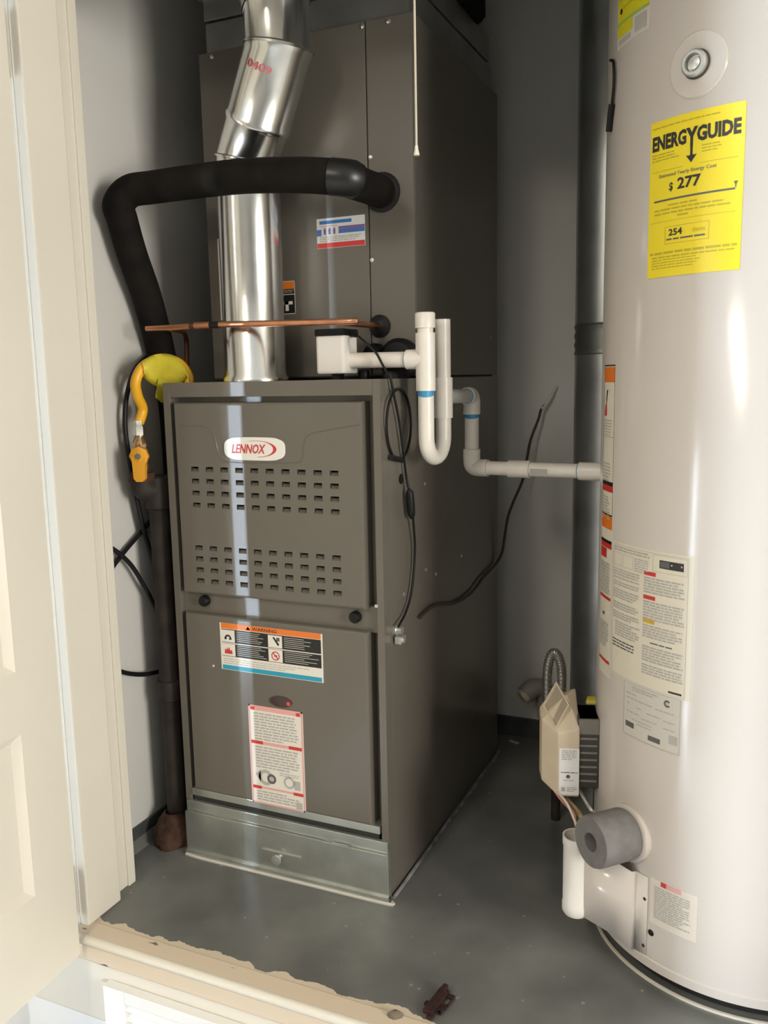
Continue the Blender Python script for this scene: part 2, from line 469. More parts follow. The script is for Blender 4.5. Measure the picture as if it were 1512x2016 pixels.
for (a, b_) in ((1, 2), (3, 4)):
    for k in (1, 3, 5):
        s0, s1, z0, z1 = S[a], S[b_], R_[k], R_[k + 1]
        pm = MB(); q = 0.013
        for sd in (0, 1):
            y0 = 0.0005 if sd == 0 else DT - 0.0005; y1 = 0.010 if sd == 0 else DT - 0.010
            pt = lambda s_, z_, y_: hinge + dx * s_ - dn * y_ + Z * z_
            o4 = [pt(s0, z0, y0), pt(s1, z0, y0), pt(s1, z1, y0), pt(s0, z1, y0)]
            i4 = [pt(s0 + q, z0 + q, y1), pt(s1 - q, z0 + q, y1), pt(s1 - q, z1 - q, y1), pt(s0 + q, z1 - q, y1)]
            pm.add(o4 + i4, [(4, 5, 6, 7), (0, 1, 5, 4), (1, 2, 6, 5), (2, 3, 7, 6), (3, 0, 4, 7)])
        pm.build('door_panel', CREAM, door)
for z in (0.02, 1.40):
    hg = MB().lathe((-0.488, -0.284, z), Z, [(0.006, 0), (0.006, 0.09)], 10)
    hg.box(-0.494, -0.482, -0.284, -0.273, z, z + 0.09); hg.obox(hinge + Vector((0, 0, z)), dx, -dn, Z, -0.032, 0.03, DT + 0.0005, DT + 0.003, 0, 0.09)
    hg.build('hinge', SCREW, door, smooth=True)

# ================================================================== FURNACE
fur = thing('furnace', 'taupe gas furnace with louvred front door and LENNOX badge', 'furnace', (-W / 2, D / 2, 0))
cb = MB()
cb.box(-W, 0, 0.028, D, 0, H)
cb.box(-W, -W + 0.0155, 0, 0.028, 0, H); cb.box(-0.0135, 0, 0, 0.028, 0, H); cb.box(-W + 0.0155, -0.0135, 0, 0.028, H - 0.027, H)
cb.build('cabinet', TAUPE, fur, bevel=0.0012)


def panel_with_slots(x0, x1, z0, z1, yf, yb, cols, rows, sw, sh):
    m_ = MB(); e = 0.005
    xs = [x0 + e] + [q for c in cols for q in (c - sw / 2, c + sw / 2)] + [x1 - e]
    zs = [z0 + e] + [q for c in sorted(rows) for q in (c - sh / 2, c + sh / 2)] + [z1 - e]
    for i in range(len(xs) - 1):
        for j in range(len(zs) - 1):
            a, b2, c, d = xs[i], xs[i + 1], zs[j], zs[j + 1]
            f4 = [(a, yf, c), (b2, yf, c), (b2, yf, d), (a, yf, d)]
            if i % 2 == 1 and j % 2 == 1:
                k4 = [(a, yf + 0.012, c), (b2, yf + 0.012, c), (b2, yf + 0.012, d), (a, yf + 0.012, d)]
                m_.add(f4 + k4, [(0, 1, 5, 4), (1, 2, 6, 5), (2, 3, 7, 6), (3, 0, 4, 7), (4, 5, 6, 7)], 1)
            else:
                m_.add(f4, [(0, 1, 2, 3)])
    i4 = [(x0 + e, yf, z0 + e), (x1 - e, yf, z0 + e), (x1 - e, yf, z1 - e), (x0 + e, yf, z1 - e)]
    c4 = [(x0 + e * .3, yf + e * .3, z0 + e * .3), (x1 - e * .3, yf + e * .3, z0 + e * .3), (x1 - e * .3, yf + e * .3, z1 - e * .3), (x0 + e * .3, yf + e * .3, z1 - e * .3)]
    o4 = [(x0, yf + e, z0), (x1, yf + e, z0), (x1, yf + e, z1), (x0, yf + e, z1)]
    b4 = [(x0, yb, z0), (x1, yb, z0), (x1, yb, z1), (x0, yb, z1)]
    v = i4 + c4 + o4 + b4; f = []
    for L in range(3):
        for k in range(4): f.append((4 * L + k, 4 * L + (k + 1) % 4, 4 * L + 4 + (k + 1) % 4, 4 * L + 4 + k))
    m_.add(v, f)
    return m_


YF = -0.006
cols = [-0.377 + 0.0323 * i for i in range(10)]
rows = [0.7805, 0.758, 0.7355, 0.713] + [0.6315, 0.6103, 0.589, 0.5677]
ud = panel_with_slots(-0.419, -0.032, 0.542, 0.903, YF, 0.028, cols, rows, 0.0165, 0.0095).build('upper_door', [TAUPE, HOLE], fur)
# stamped louvre tongues in the lower half of every slot
lm = MB().add([(-.0082, 0.0005, -.0047), (.0082, 0.0005, -.0047), (.0082, 0.0065, 0.0008), (-.0082, 0.0065, 0.0008),
               (-.0082, 0.0025, -.0047), (.0082, 0.0025, -.0047), (.0082, 0.0085, 0.0008), (-.0082, 0.0085, 0.0008)],
              [(0, 1, 2, 3), (7, 6, 5, 4), (0, 4, 5, 1), (1, 5, 6, 2), (2, 6, 7, 3), (3, 7, 4, 0)])
l0 = None
for z in rows:
    for c in cols:
        if l0 is None:
            l0 = lm.build('louver', TAUPE); l0.parent = ud; q = l0
        else:
            q = l0.copy(); col.objects.link(q)
        q.location = Vector((c, YF, z)) - OFF[fur.name]
# embossed line round the badge
em = MB()
em.tube([P(352, 838, 1, YF), P(392, 838, 1, YF), P(415, 846, 1, YF), P(424, 866, 1, YF), P(430, 892, 1, YF), P(440, 906, 1, YF), P(470, 911, 1, YF),
         P(560, 912, 1, YF), P(588, 910, 1, YF), P(597, 900, 1, YF), P(600, 872, 1, YF), P(610, 856, 1, YF), P(640, 848, 1, YF), P(708, 836, 1, YF)], 0.0011, 6, smooth=5)
em.build('embossed_line', TAUPE, ud, smooth=True)
# badge
bd = MB(); pts = []
bw, bh = 0.0635, 0.021
for i in range(40):
    a = 2 * PI * i / 40; c, s_ = math.cos(a), math.sin(a)
    pts.append((math.copysign(abs(c) ** 0.42, c) * bw, math.copysign(abs(s_) ** 0.62, s_) * bh * (1.0 if abs(c) < .5 else 0.97)))
bc = Vector((-0.2445, YF, 0.8205))
bd.prism(pts, bc, X, Z, -Y, 0, 0.0035)
badge = bd.build('logo_badge', mat('badge_white', (0.74, 0.72, 0.66), 0.22), fur, bevel=0.001)
badge['label'] = 'white oval badge with red lettering'
fb = lambda u, v, d: bc + X * u + Z * v - Y * (0.0036 + d)
lt_ = MB(); v, f = text_geo('LENNOX', 0.02, 0.28)
lt_.add([fb(-0.047 + 0.072 * a, -0.0085 + 0.017 * b_, 0.0004) for a, b_ in v], f)
lt_.build('lettering', PRTR, badge)
sw = MB(); q = []
n_ = 24
for i in range(n_ + 1):                      # swoosh: thin on top and below, thick on the right
    a = math.radians(112 - 200 * i / n_); th_ = 0.0003 + 0.0065 * max(0, math.cos(a)) ** 1.6
    q += [fb(0.006 + 0.041 * math.cos(a), 0.0 + 0.0148 * math.sin(a), 0.0002), fb(0.006 + (0.041 - th_) * math.cos(a), (0.0148 - 0.0006 - th_ * .18) * math.sin(a), 0.0002)]
sw.add(q, [(2 * i, 2 * i + 1, 2 * i + 3, 2 * i + 2) for i in range(n_)]); sw.build('swoosh', PRTR, badge)
# rail and knobs between the doors, lower door
MB().box(-W + 0.0155, -0.0135, 0.010, 0.028, 0.498, 0.546).build('middle_rail', TAUPE, fur, bevel=0.001)
for (kx, kz) in ((-0.379, 0.526), (-0.058, 0.525)):
    MB().lathe((kx, 0.010, kz), -Y, [(0.0105, 0), (0.0105, 0.010), (0.0085, 0.013), (0.0, 0.0135)], 18).build('thumb_screw', BLACKP, fur, smooth=True)
ld = panel_with_slots(-0.419, -0.030, 0.139, 0.5025, YF, 0.028, [], [], .01, .01).build('lower_door', TAUPE, fur)
# sight glass
sg = MB().lathe((-0.211, YF, 0.351), -Y, [(0.024, 0), (0.024, 0.002), (0.019, 0.0025), (0.0, 0.0026)], 24)
sg.v = [(x, y, 0.351 + (z - 0.351) * 0.44) for (x, y, z) in sg.v]
so = sg.build('sight_glass', mat('dark_sight_glass', (0.05, 0.03, 0.03), 0.12), fur, smooth=True)
MB().lathe((-0.1935, YF - 0.0027, 0.350), -Y, [(0.004, 0), (0.004, 0.0006), (0, 0.0007)], 12).build('red_mark', mat('red_lens', (0.7, 0.06, 0.06), 0.3), so)
# warning label on the lower door
wl = Label('warning_label', fur, flat((-0.339, YF, 0.397), X, Z, -Y), 0.2195, 0.0955, PAPER, 1, 0.0005, 0.002)
u0, u1 = 0.003, 0.2165
wl.bar(u0, 0.083, u1, 0.0935, PRTO)
wl.text('WARNING', 0.072, 0.0848, 0.125, 0.0912, PRTK, 0.01)
wl.poly([(0.058, 0.0848), (0.068, 0.0848), (0.063, 0.0915)], PRTK)
wl.bar(u0, 0.056, u1, 0.082, PRTK); wl.bar(u0, 0.029, u1, 0.054, PRTK)
for (a, b_) in ((0.003, 0.057), (0.106, 0.057), (0.003, 0.030), (0.106, 0.030)): wl.bar(a, b_, a + 0.030, b_ + 0.0235, PAPER, 0.0005)
for (a, b_) in ((0.037, 0.079), (0.140, 0.079), (0.037, 0.052), (0.140, 0.052)):
    for k in range(6):
        e = random.uniform(0.045, 0.066) if a < 0.1 else random.uniform(0.04, 0.072)
        wl.bar(a, b_ - k * 0.0036 - 0.0012, a + e, b_ - k * 0.0036, PRTG, 0.0005)
# pictograms
wl.disc(0.018, 0.064, 0.004, 0.0075, PRTK, 10, 0.0007, 0.1, PI - 0.1); wl.bar(0.010, 0.062, 0.015, 0.066, PRTK, 0.0007); wl.bar(0.020, 0.062, 0.026, 0.065, PRTK, 0.0007)
wl.poly([(0.009, 0.034), (0.027, 0.034), (0.0255, 0.043), (0.022, 0.040), (0.020, 0.048), (0.0175, 0.042), (0.015, 0.047), (0.0135, 0.041), (0.0105, 0.044)], PRTR, 0.0007)
wl.poly([(0.116, 0.076), (0.119, 0.078), (0.130, 0.064), (0.127, 0.061)], PRTK, 0.0007); wl.bar(0.124, 0.070, 0.131, 0.077, PRTD, 0.0007)
wl.disc(0.121, 0.0415, 0.0068, 0.0088, PRTR, 18, 0.0007); wl.poly([(0.1155, 0.046), (0.117, 0.0475), (0.1265, 0.037), (0.125, 0.0355)], PRTR, 0.0008); wl.bar(0.118, 0.040, 0.1245, 0.043, PRTD, 0.0006)
wl.para(0.006, 0.200, 0.0245, 3, 0.0042, PRTG, 0.35)
wl.bar(u0, 0.003, u1, 0.0115, PRTB)
wl.done('orange, black and blue warning label')
# lighting instruction label
il = Label('instruction_label', fur, flat((-0.2835, YF, 0.1385), X, Z, -Y), 0.118, 0.199, PAPER, 1, 0.0005, 0.003)
il.frame(0.001, 0.001, 0.117, 0.198, 0.003, PRTP)
il.bar(0.004, 0.1885, 0.114, 0.195, PRTP); il.bar(0.0055, 0.1885, 0.014, 0.195, PRTR, 0.0005); il.bar(0.104, 0.1885, 0.1125, 0.195, PRTR, 0.0005)
il.para(0.012, 0.108, 0.184, 10, 0.0056, PRTG, 0.55)
il.bar(0.004, 0.1215, 0.114, 0.1275, PRTP); il.bar(0.004, 0.1215, 0.030, 0.128, PRTR, 0.0005); il.bar(0.086, 0.1215, 0.114, 0.128, PRTR, 0.0005)
il.para(0.012, 0.108, 0.117, 8, 0.0056, PRTG, 0.55)
il.disc(0.033, 0.056, 0.009, 0.016, PRTG, 20); il.disc(0.046, 0.055, 0.005, 0.010, PRTD, 16, 0.0005); il.poly([(0.010, 0.060), (0.022, 0.070), (0.022, 0.046)], PRTG)
il.disc(0.084, 0.054, 0.008, 0.012, PRTG, 20); il.bar(0.095, 0.042, 0.108, 0.060, PRTG); il.para(0.064, 0.108, 0.071, 2, 0.004, PRTG, 0.5)
il.bar(0.004, 0.0325, 0.114, 0.0365, PRTP); il.bar(0.004, 0.0310, 0.023, 0.037, PRTR, 0.0005); il.bar(0.093, 0.0310, 0.114, 0.037, PRTR, 0.0005)
il.para(0.012, 0.108, 0.0275, 4, 0.0054, PRTG, 0.55); il.bar(0.098, 0.0045, 0.111, 0.018, PRTG, 0.0005)
il.done('white and red operating instruction label')
# galvanized base panel
bp_ = MB()
bp_.box(-0.441, 0.004, -0.012, 0.0, 0.004, 0.092)
bp_.box(-0.437, 0.002, -0.009, 0.0, 0.092, 0.115)
bp_.box(-0.428, -0.016, -0.002, 0.027, 0.124, 0.139)
bp_.box(-0.441, 0.004, -0.017, -0.004, 0.002, 0.012)
base = bp_.build('base_panel', GALV, fur, bevel=0.0012); base['label'] = 'bare galvanized base panel under the lower door'
for (a, b_, z) in ((-0.438, -0.375, 0.0915), (-0.330, -0.128, 0.0915), (-0.108, -0.074, 0.0935), (-0.070, 0.003, 0.0905), (-0.262, -0.176, 0.048)):
    MB().box(a, b_, -0.0150, -0.011, z, z + 0.0022).build('rolled_lip', GALV, base)
MB().box(-0.424, -0.018, -0.0007, 0.0, 0.1155, 0.1235).build('slot_shade_strip', HOLE, base)  # dark strip laid across the slot in place of its shade
MB().lathe((-0.224, -0.012, 0.040), -Y, [(0.004, 0), (0.004, 0.010), (0.010, 0.011), (0.010, 0.014), (0.0, 0.015)], 14).build('latch_knob', SCREW, base, smooth=True)
ck = MB().tube([(-0.440, -0.017, 0.002), (-0.40, -0.020, 0.002), (-0.30, -0.019, 0.0015), (-0.15, -0.019, 0.002), (0.0, -0.018, 0.002), (0.010, -0.01, 0.002)], 0.0035, 6, smooth=6)
ck.build('front_sealant', DUSTW, fur, smooth=True)
# sealant line and flakes along the right-hand foot, screws on the side
sc = [(0.0055, 0.0 + 0.68 * i / 16, 0.002) for i in range(17)]
cs = MB().tube([(a + random.uniform(-.002, .003), b_, c) for a, b_, c in sc], 0.0035, 6, smooth=4)
cs.build('side_sealant', mat('dirty_sealant', (0.20, 0.20, 0.185), 0.7, 0, 0.5, 40), fur, smooth=True)
for (u, v) in ((836, 953), (795, 1170), (838, 1122), (858, 1130), (908, 1095)):
    p = P(u, v, 0, 0.0)
    MB().lathe(p, X, [(0.0038, 0), (0.0038, 0.0012), (0.002, 0.002), (0, 0.0021)], 10).build('screw', SCREW, fur, smooth=True)
p = P(789, 943, 0, 0); MB().lathe(p, X, [(0.009, 0), (0.009, 0.0015), (0, 0.002)], 14).build('hole_plug', BLACKP, fur, smooth=True)
p = P(741, 1193, 1, 0.0); MB().lathe(p, -Y, [(0.0035, 0), (0.003, 0.0015), (0, 0.0018)], 10).build('screw', SCREW, fur, smooth=True)
p = P(420, 1311, 1, YF); MB().lathe(p, -Y, [(0.003, 0), (0.0024, 0.001), (0, 0.0012)], 8).build('paint_chip', SCREW, fur)
p = P(778, 1240, 0, 0)
cn = MB().lathe(p, X, [(0.010, 0), (0.010, 0.004), (0.0075, 0.005), (0.0075, 0.014), (0.0, 0.0145)], 12)
cn.box(p.x + 0.004, p.x + 0.016, p.y - 0.012, p.y + 0.010, p.z - 0.022, p.z - 0.009); cn.lathe(p + Vector((.010, -.004, -.016)), X, [(0.0055, 0.004), (0.0055, 0.010), (0, .011)], 10)
cn.build('cable_clamp', SCREW, fur, smooth=True)

# ================================================================== COIL CABINET AND PLENUM
YC, HC0, HC1 = 0.167, 0.9405, 1.567
coil = thing('coil_cabinet', 'taupe evaporator coil cabinet sitting on top of the furnace', 'coil cabinet', (-W / 2, 0.42, HC0))
MB().box(-W, 0, YC + 0.004, 0.679, HC0 + 0.004, HC1).build('casing', TAUPE2, coil, bevel=0.0015)
MB().box(-W + 0.01, -0.01, YC + 0.02, 0.67, HC0, HC0 + 0.004).build('gasket', BLACKP, coil)
MB().box(-W + 0.001, -0.091, YC, YC + 0.0055, HC0 + 0.006, HC1 - 0.002).build('front_panel', TAUPE2, coil, bevel=0.001)
MB().box(-0.0885, -0.001, YC, YC + 0.0055, HC0 + 0.006, HC1 - 0.002).build('access_panel', TAUPE2, coil, bevel=0.001)
for (u, v) in ((765, 42), (730, 310), (733, 512), (418, 112), (714, 52)):
    p = P(u, v, 1, YC); MB().lathe(p, -Y, [(0.0042, 0), (0.004, 0.0018), (0.002, 0.0026), (0, 0.0027)], 10).build('screw', SCREW, coil, smooth=True)
p = P(966, 665, 0, 0); MB().lathe(p, X, [(0.003, 0), (0.0, 0.001)], 8).build('screw', SCREW, coil)
cl = Label('service_label', coil, flat((-0.198, YC, 1.1835), X, Z, -Y), 0.1, 0.054, mat('service_paper', (0.70, 0.70, 0.68), 0.35), 1, 0.0005)
cl.bar(0.006, 0.0435, 0.073, 0.0495, PRTN, 0.0002); cl.para(0.006, 0.045, 0.0405, 1, 0.003, PRTP, 0.5)
cl.bar(0.046, 0.0315, 0.0995, 0.0375, PRTV); cl.bar(0.046, 0.025, 0.0995, 0.0315, PRTN); cl.bar(0.0005, 0.0225, 0.010, 0.034, PRTN)
for k in range(3): cl.poly([(0.015 + k * .010, 0.0245), (0.019 + k * .010, 0.0245), (0.0195 + k * .010, 0.033), (0.017 + k * .010, 0.0375), (0.0145 + k * .010, 0.033)], PRTV)
cl.para(0.006, 0.092, 0.0205, 3, 0.0035, PRTG, 0.5); cl.bar(0.0005, 0.0005, 0.0995, 0.0095, PRTR)
cl.done('white, blue and red service label')
c2 = Label('caution_label', coil, flat((-0.281, YC, 1.067), X, Z, -Y), 0.032, 0.062, PRTK, 1, 0.0005)
c2.bar(0.001, 0.047, 0.031, 0.061, PRTO); c2.bar(0.001, 0.036, 0.031, 0.038, PRTG); c2.para(0.003, 0.030, 0.045, 2, 0.003, PRTG, 0.4)
c2.bar(0.010, 0.006, 0.017, 0.024, PAPER); c2.bar(0.010, 0.018, 0.026, 0.024, PAPER); c2.frame(0, 0, 0.032, 0.062, 0.0012, PAPER)
c2.done()
c3 = Label('warranty_strip', coil, flat((-0.4215, YC, 1.062), X, Z, -Y), 0.014, 0.158, PAPER, 1, 0.0005)
for k in range(24): c3.bar(0.003, 0.010 + k * 0.0058, random.uniform(0.006, 0.011), 0.010 + k * 0.0058 + random.uniform(.002, .004), PRTG)
c3.done()

plen = thing('supply_plenum', 'galvanized duct plenum rising from the coil cabinet', 'duct', (-W / 2, 0.42, HC1))
MB().box(-W + 0.012, -0.010, YC + 0.012, 0.664, HC1, 1.622).build('collar', GALVD, plen, bevel=0.001)
MB().box(-W + 0.018, -0.016, YC + 0.018, 0.658, 1.622, 1.626).build('seam_gap', HOLE, plen)
MB().box(-W + 0.010, -0.008, YC + 0.010, 0.640, 1.626, 1.676).build('upper_collar', GALVD, plen, bevel=0.001)
MB().box(-W + 0.006, -0.15, YC + 0.006, 0.45, 1.676, ZC).build('riser', GALV, plen, bevel=0.001)
MB().box(-W + 0.002, -0.146, YC + 0.002, 0.45, 1.664, 1.684).build('drive_cleat', GALV, plen, bevel=0.0015)
void_fill = MB().tube([(-0.06, 0.50, 1.677), (-0.06, 0.50, 1.78), (-0.05, 0.56, 1.92), (-0.05, 0.60, ZC)], 0.085, 16, smooth=6)  # black shape added to stand for the dark void above the plenum
tag(void_fill.build('dark_void_filler', RUBBER, None, smooth=True), 'added black duct shape filling the dark void above the plenum', 'duct')

# ================================================================== FLUE
fx, fy, fr = -0.293, 0.085, 0.0575
flue = thing('flue_pipe', 'shiny metal vent pipe with offset elbow rising from the furnace', 'vent pipe', (fx, fy, H))
MB().lathe((fx, fy, H), Z, [(fr + .004, 0), (fr + .004, 0.006), (fr, 0.012), (fr, 0.345), (fr + .0015, 0.347), (fr + .0015, 0.37), (fr - .001, 0.372), (fr - 0.001, 0.405)], 40, closed=False).build('pipe', FLUE, flue, smooth=True)


def gore(name, p0, p1, n0, n1, r0, r1, m_=FLUE, lip=True):
    """pipe segment between two inclined cuts (centre and normal of each cut)"""
    p0, p1, n0, n1 = Vector(p0), Vector(p1), Vector(n0).normalized(), Vector(n1).normalized()
    d = (p1 - p0).normalized(); u = d.cross(Y).normalized(); w_ = d.cross(u); mb = MB(); N = 40; v = []
    rows_ = [(0.0, r0 + (.0025 if lip else 0)), (0.05, r0 + (.0025 if lip else 0)), (0.08, r0), (0.92, r1), (0.95, r1 + .0012), (1.0, r1 + .0012)]
    for tt, r in rows_:
        for i in range(N):
            a = 2 * PI * i / N; e = (u * math.cos(a) + w_ * math.sin(a)) * r
            q0 = p0 + e; q0 = q0 + d * ((p0 - q0).dot(n0) / d.dot(n0))
            q1 = p1 + e; q1 = q1 + d * ((p1 - q1).dot(n1) / d.dot(n1))
            v.append(q0.lerp(q1, tt))
    f = [(j * N + i, j * N + (i + 1) % N, (j + 1) * N + (i + 1) % N, (j + 1) * N + i) for j in range(len(rows_) - 1) for i in range(N)]
    mb.add(v, f); return mb.build(name, m_, flue, smooth=True, angle=35)


a0 = Vector((fx, fy, 1.335)); a1 = Vector((fx + 0.034, fy - 0.014, 1.392)); a2 = Vector((fx + 0.094, fy - 0.034, 1.500)); a3 = Vector((fx + 0.092, fy - 0.034, 1.568)); a4 = Vector((fx + 0.045, fy - 0.015, 1.66)); a5 = Vector((fx - 0.03, fy + 0.0, 1.76))
t0, t1, t2, t3, t4 = Z, (a2 - a0).normalized(), (a2 - a1).normalized(), Z, (a5 - a4).normalized()
c01 = (Z * 1.0 + (a1 - a0).normalized() * 0.9).normalized(); c12 = ((a1 - a0).normalized() + (a2 - a1).normalized()).normalized()
c23 = ((a2 - a1).normalized() + (a3 - a2).normalized()).normalized(); c34 = ((a3 - a2).normalized() + (a4 - a3).normalized()).normalized()
gore('elbow_gore', a0, a1, c01, c12, fr - .0005, fr, lip=True)
gore('elbow_gore', a1, a2, c12, c23, fr, fr)
gore('elbow_gore', a2, a3, c23, c34, fr, fr - .001)
gore('elbow_gore', a3, a4, c34, t4, fr - 0.001, fr - 0.001, m_=FLUE)
gore('upper_pipe', a4, a5 + Vector((-0.06, 0.01, 0.12)), t4, t4, fr, fr)
# stencilled red marks on the pipe
dq = (a2 - a1).normalized(); pc = a1.lerp(a2, 0.78); uq = dq.cross(Y).normalized()
uq = -uq if uq.x < 0 else uq; wq = Vector((0, -1, 0)) - dq * Vector((0, -1, 0)).dot(dq); wq.normalize()
fnf = lambda u, v, d: pc + (uq * math.sin(u / fr) + wq * math.cos(u / fr)) * (fr + d) + dq * v
mk = MB(); v, f = text_geo('0409', 0.02)
mk.add([fnf(-0.014 + 0.048 * a, -0.012 + 0.013 * b_, 0.0012) for a, b_ in v], f)
mk.build('red_stencil', mat('faint_red_ink', (0.55, 0.16, 0.18), 0.4), flue)
mk = MB()
fnl = lambda u, v, d: Vector((fx + math.sin(u / fr) * (fr + d), fy - math.cos(u / fr) * (fr + d), 1.292 + v))
for k in range(26):
    u = -0.075 + k * 0.0062; h0 = random.uniform(-0.012, 0.004)
    if random.random() < 0.8: mk.add([fnl(u, h0, .0022), fnl(u + random.uniform(.002, .006), h0, .0022), fnl(u + .005, h0 + random.uniform(.003, .010), .0022), fnl(u + .001, h0 + .006, .0022)], [(0, 1, 2, 3)])
mk.build('red_stencil', mat('faded_red_ink', (0.40, 0.07, 0.10), 0.4), flue)

# ================================================================== REFRIGERANT LINES
hs = [(-0.062, YC + 0.002, 1.272), (-0.064, 0.13, 1.272), (-0.071, 0.055, 1.272), P(690, 352, 1, 0.005), P(600, 345, 1, -0.010), P(480, 347, 1, -0.008), P(380, 358, 1, -0.003),
      P(300, 369, 1, 0.0), (-0.485, -0.010, 1.285), (-0.508, -0.016, 1.262), P(240, 430, 0, -0.512), P(260, 500, 0, -0.514), P(288, 580, 0, -0.518), P(308, 655, 0, -0.524), P(318, 700, 0, -0.528),
      (-0.529, 0.135, 0.90), (-0.529, 0.14, 0.70), (-0.529, 0.14, 0.45), (-0.529, 0.14, 0.10)]
hose = MB().tube(hs, 0.0285, 20, smooth=8).build('suction_line', RUBBER, None, smooth=True)
tag(hose, 'thick black foam-insulated refrigerant pipe crossing in front of the vent pipe', 'pipe')
hk = MB().tube(catmull([Vector(q) for q in hs], 8)[23:29], 0.0300, 18, smooth=0)
hk.build('tape_wrap', mat('black_tape', (0.010, 0.010, 0.010), 0.35), hose, smooth=True)
gr = MB().lathe((-0.062, YC, 1.272), -Y, [(0.035, 0), (0.035, 0.004), (0.029, 0.007)], 24).build('grommet', BLACKP, hose, smooth=True)

cp = thing('liquid_line', 'bare copper refrigerant tube crossing below the black hose', 'pipe', (-0.25, 0.02, 1.03))
MB().tube([(-0.0715, YC + .002, 1.036), (-0.0715, 0.10, 1.036), (-0.080, 0.040, 1.037), P(700, 632, 1, 0.012), P(640, 634, 1, 0.008), P(520, 637, 1, 0.008), P(430, 639, 1, 0.010)], 0.0056, 12, smooth=6).build('tube', COPPER, cp, smooth=True)
MB().tube([P(432, 639, 1, 0.010), P(412, 640, 1, 0.010)], 0.0062, 12, smooth=0).build('tape_band', BLACKP, cp, smooth=True)
MB().tube([P(414, 640, 1, 0.010), P(384, 641, 1, 0.010)], 0.0064, 12, smooth=0).build('coupling', COPPER, cp, smooth=True)
MB().tube([P(385, 641, 1, 0.010), P(372, 642, 1, 0.010)], 0.0045, 10, smooth=0).build('joint', COPPERD, cp, smooth=True)
MB().tube([P(374, 642, 1, 0.010), P(330, 645, 1, 0.010), P(289, 647, 1, 0.010)], 0.0055, 12, smooth=0).build('tube', COPPER, cp, smooth=True)
MB().tube([P(335, 648, 1, 0.016), P(348, 650, 1, 0.050), P(362, 655, 1, 0.100), P(367, 672, 1, 0.125), P(368, 712, 1, 0.130), P(369, 735, 1, 0.130), P(368, 744, 1, 0.135)], 0.0048, 10, smooth=5).build('branch_tube', COPPERD, cp, smooth=True)
MB().lathe((-0.0715, YC, 1.036), -Y, [(0.021, 0), (0.021, 0.004), (0.012, 0.008), (0.006, 0.010)], 20).build('grommet', BLACKP, cp, smooth=True)

# ================================================================== GAS SUPPLY
gp = thing('gas_pipe', 'rusty black iron gas pipe standing between furnace and wall', 'pipe', (-0.487, 0.022, 0))
px_, py_ = -0.493, 0.030
MB().lathe((px_, py_, 0.0), Z, [(0.0205, 0), (0.0205, 0.70)], 20).build('riser', IRON, gp, smooth=True)
MB().lathe((px_, py_, 0.305), Z, [(0.0205, 0), (0.0245, 0.002), (0.0245, 0.040), (0.0205, 0.042)], 20).build('coupling', IRON, gp, smooth=True)
rb = MB(); rv = []
N = 26
for j, (r, h) in enumerate([(0.043, 0.0), (0.045, 0.012), (0.040, 0.030), (0.033, 0.048), (0.023, 0.062), (0.020, 0.066)]):
    for i in range(N):
        a = 2 * PI * i / N; q = r * (1 + 0.13 * math.sin(3 * a + j) + random.uniform(-.06, .06)) if 0 < j < 5 or j == 0 else r
        rv.append((px_ + 0.000 + q * math.cos(a) * 0.95, py_ - 0.008 + q * math.sin(a), h))
rb.add(rv, [(j * N + i, j * N + (i + 1) % N, (j + 1) * N + (i + 1) % N, (j + 1) * N + i) for j in range(5) for i in range(N)] + [tuple(range(N))[::-1]])
rb.build('rust_flange', RUST, gp, smooth=True, angle=60)
tj = Vector((-0.508, 0.002, 0.742))
MB().lathe((px_, py_, 0.696), Z, [(0.0205, 0), (0.0255, 0.002), (0.0255, 0.062), (0.021, 0.066), (0, 0.067)], 18).build('tee', IRON, gp, smooth=True)
MB().tube([(px_, py_, 0.732), tj + Vector((0.004, 0.006, -.006)), tj + Vector((0, 0, 0.002)), tj + Vector((0, 0, .022))], 0.0225, 16, smooth=5).build('elbow', IRON, gp, smooth=True)
MB().lathe(tj + Vector((0, 0, 0.012)), Z, [(0.0255, 0), (0.0255, 0.016), (0.017, 0.018), (0.017, 0.022)], 16).build('elbow_collar', RUST, gp, smooth=True)
MB().lathe(tj + Vector((0, 0, 0.032)), Z, [(0.0145, 0), (0.0155, 0.010), (0.0135, 0.013), (0.0135, 0.045), (0.0150, 0.049), (0.012, 0.058), (0.008, 0.064), (0.008, .070)], 8).build('valve_body', BRASS, gp, smooth=True)
hc = P(272, 898, 1, -0.026)
hd = MB().lathe(hc + Vector((0, .010, 0)), Vector((0.35, -1, 0)), [(0.017, 0.004), (0.0185, 0.008), (0.0185, 0.016), (0.009, 0.019), (0.0, 0.0195)], 8)
hd.prism([(-0.013, 0.0), (0.013, 0.0), (0.011, -0.042), (0.006, -0.048), (-0.006, -0.048), (-0.011, -0.042)], hc + Vector((0.003, 0.0, 0)), Vector((.94, .33, 0)), Z, Vector((.33, -.94, 0)), -0.004, 0.008)
ho = hd.build('lever_handle', ORANGEH, gp, smooth=True, angle=30); ho['label'] = 'orange lever handle'
MB().lathe(hc + Vector((0.0052, -.0055, 0)), Vector((0.35, -1, 0)), [(0.0062, 0.0), (0.0062, 0.004), (0, 0.0042)], 6).build('handle_nut', mat('grey_nut', (.30, .28, .24), .4, .6), ho)

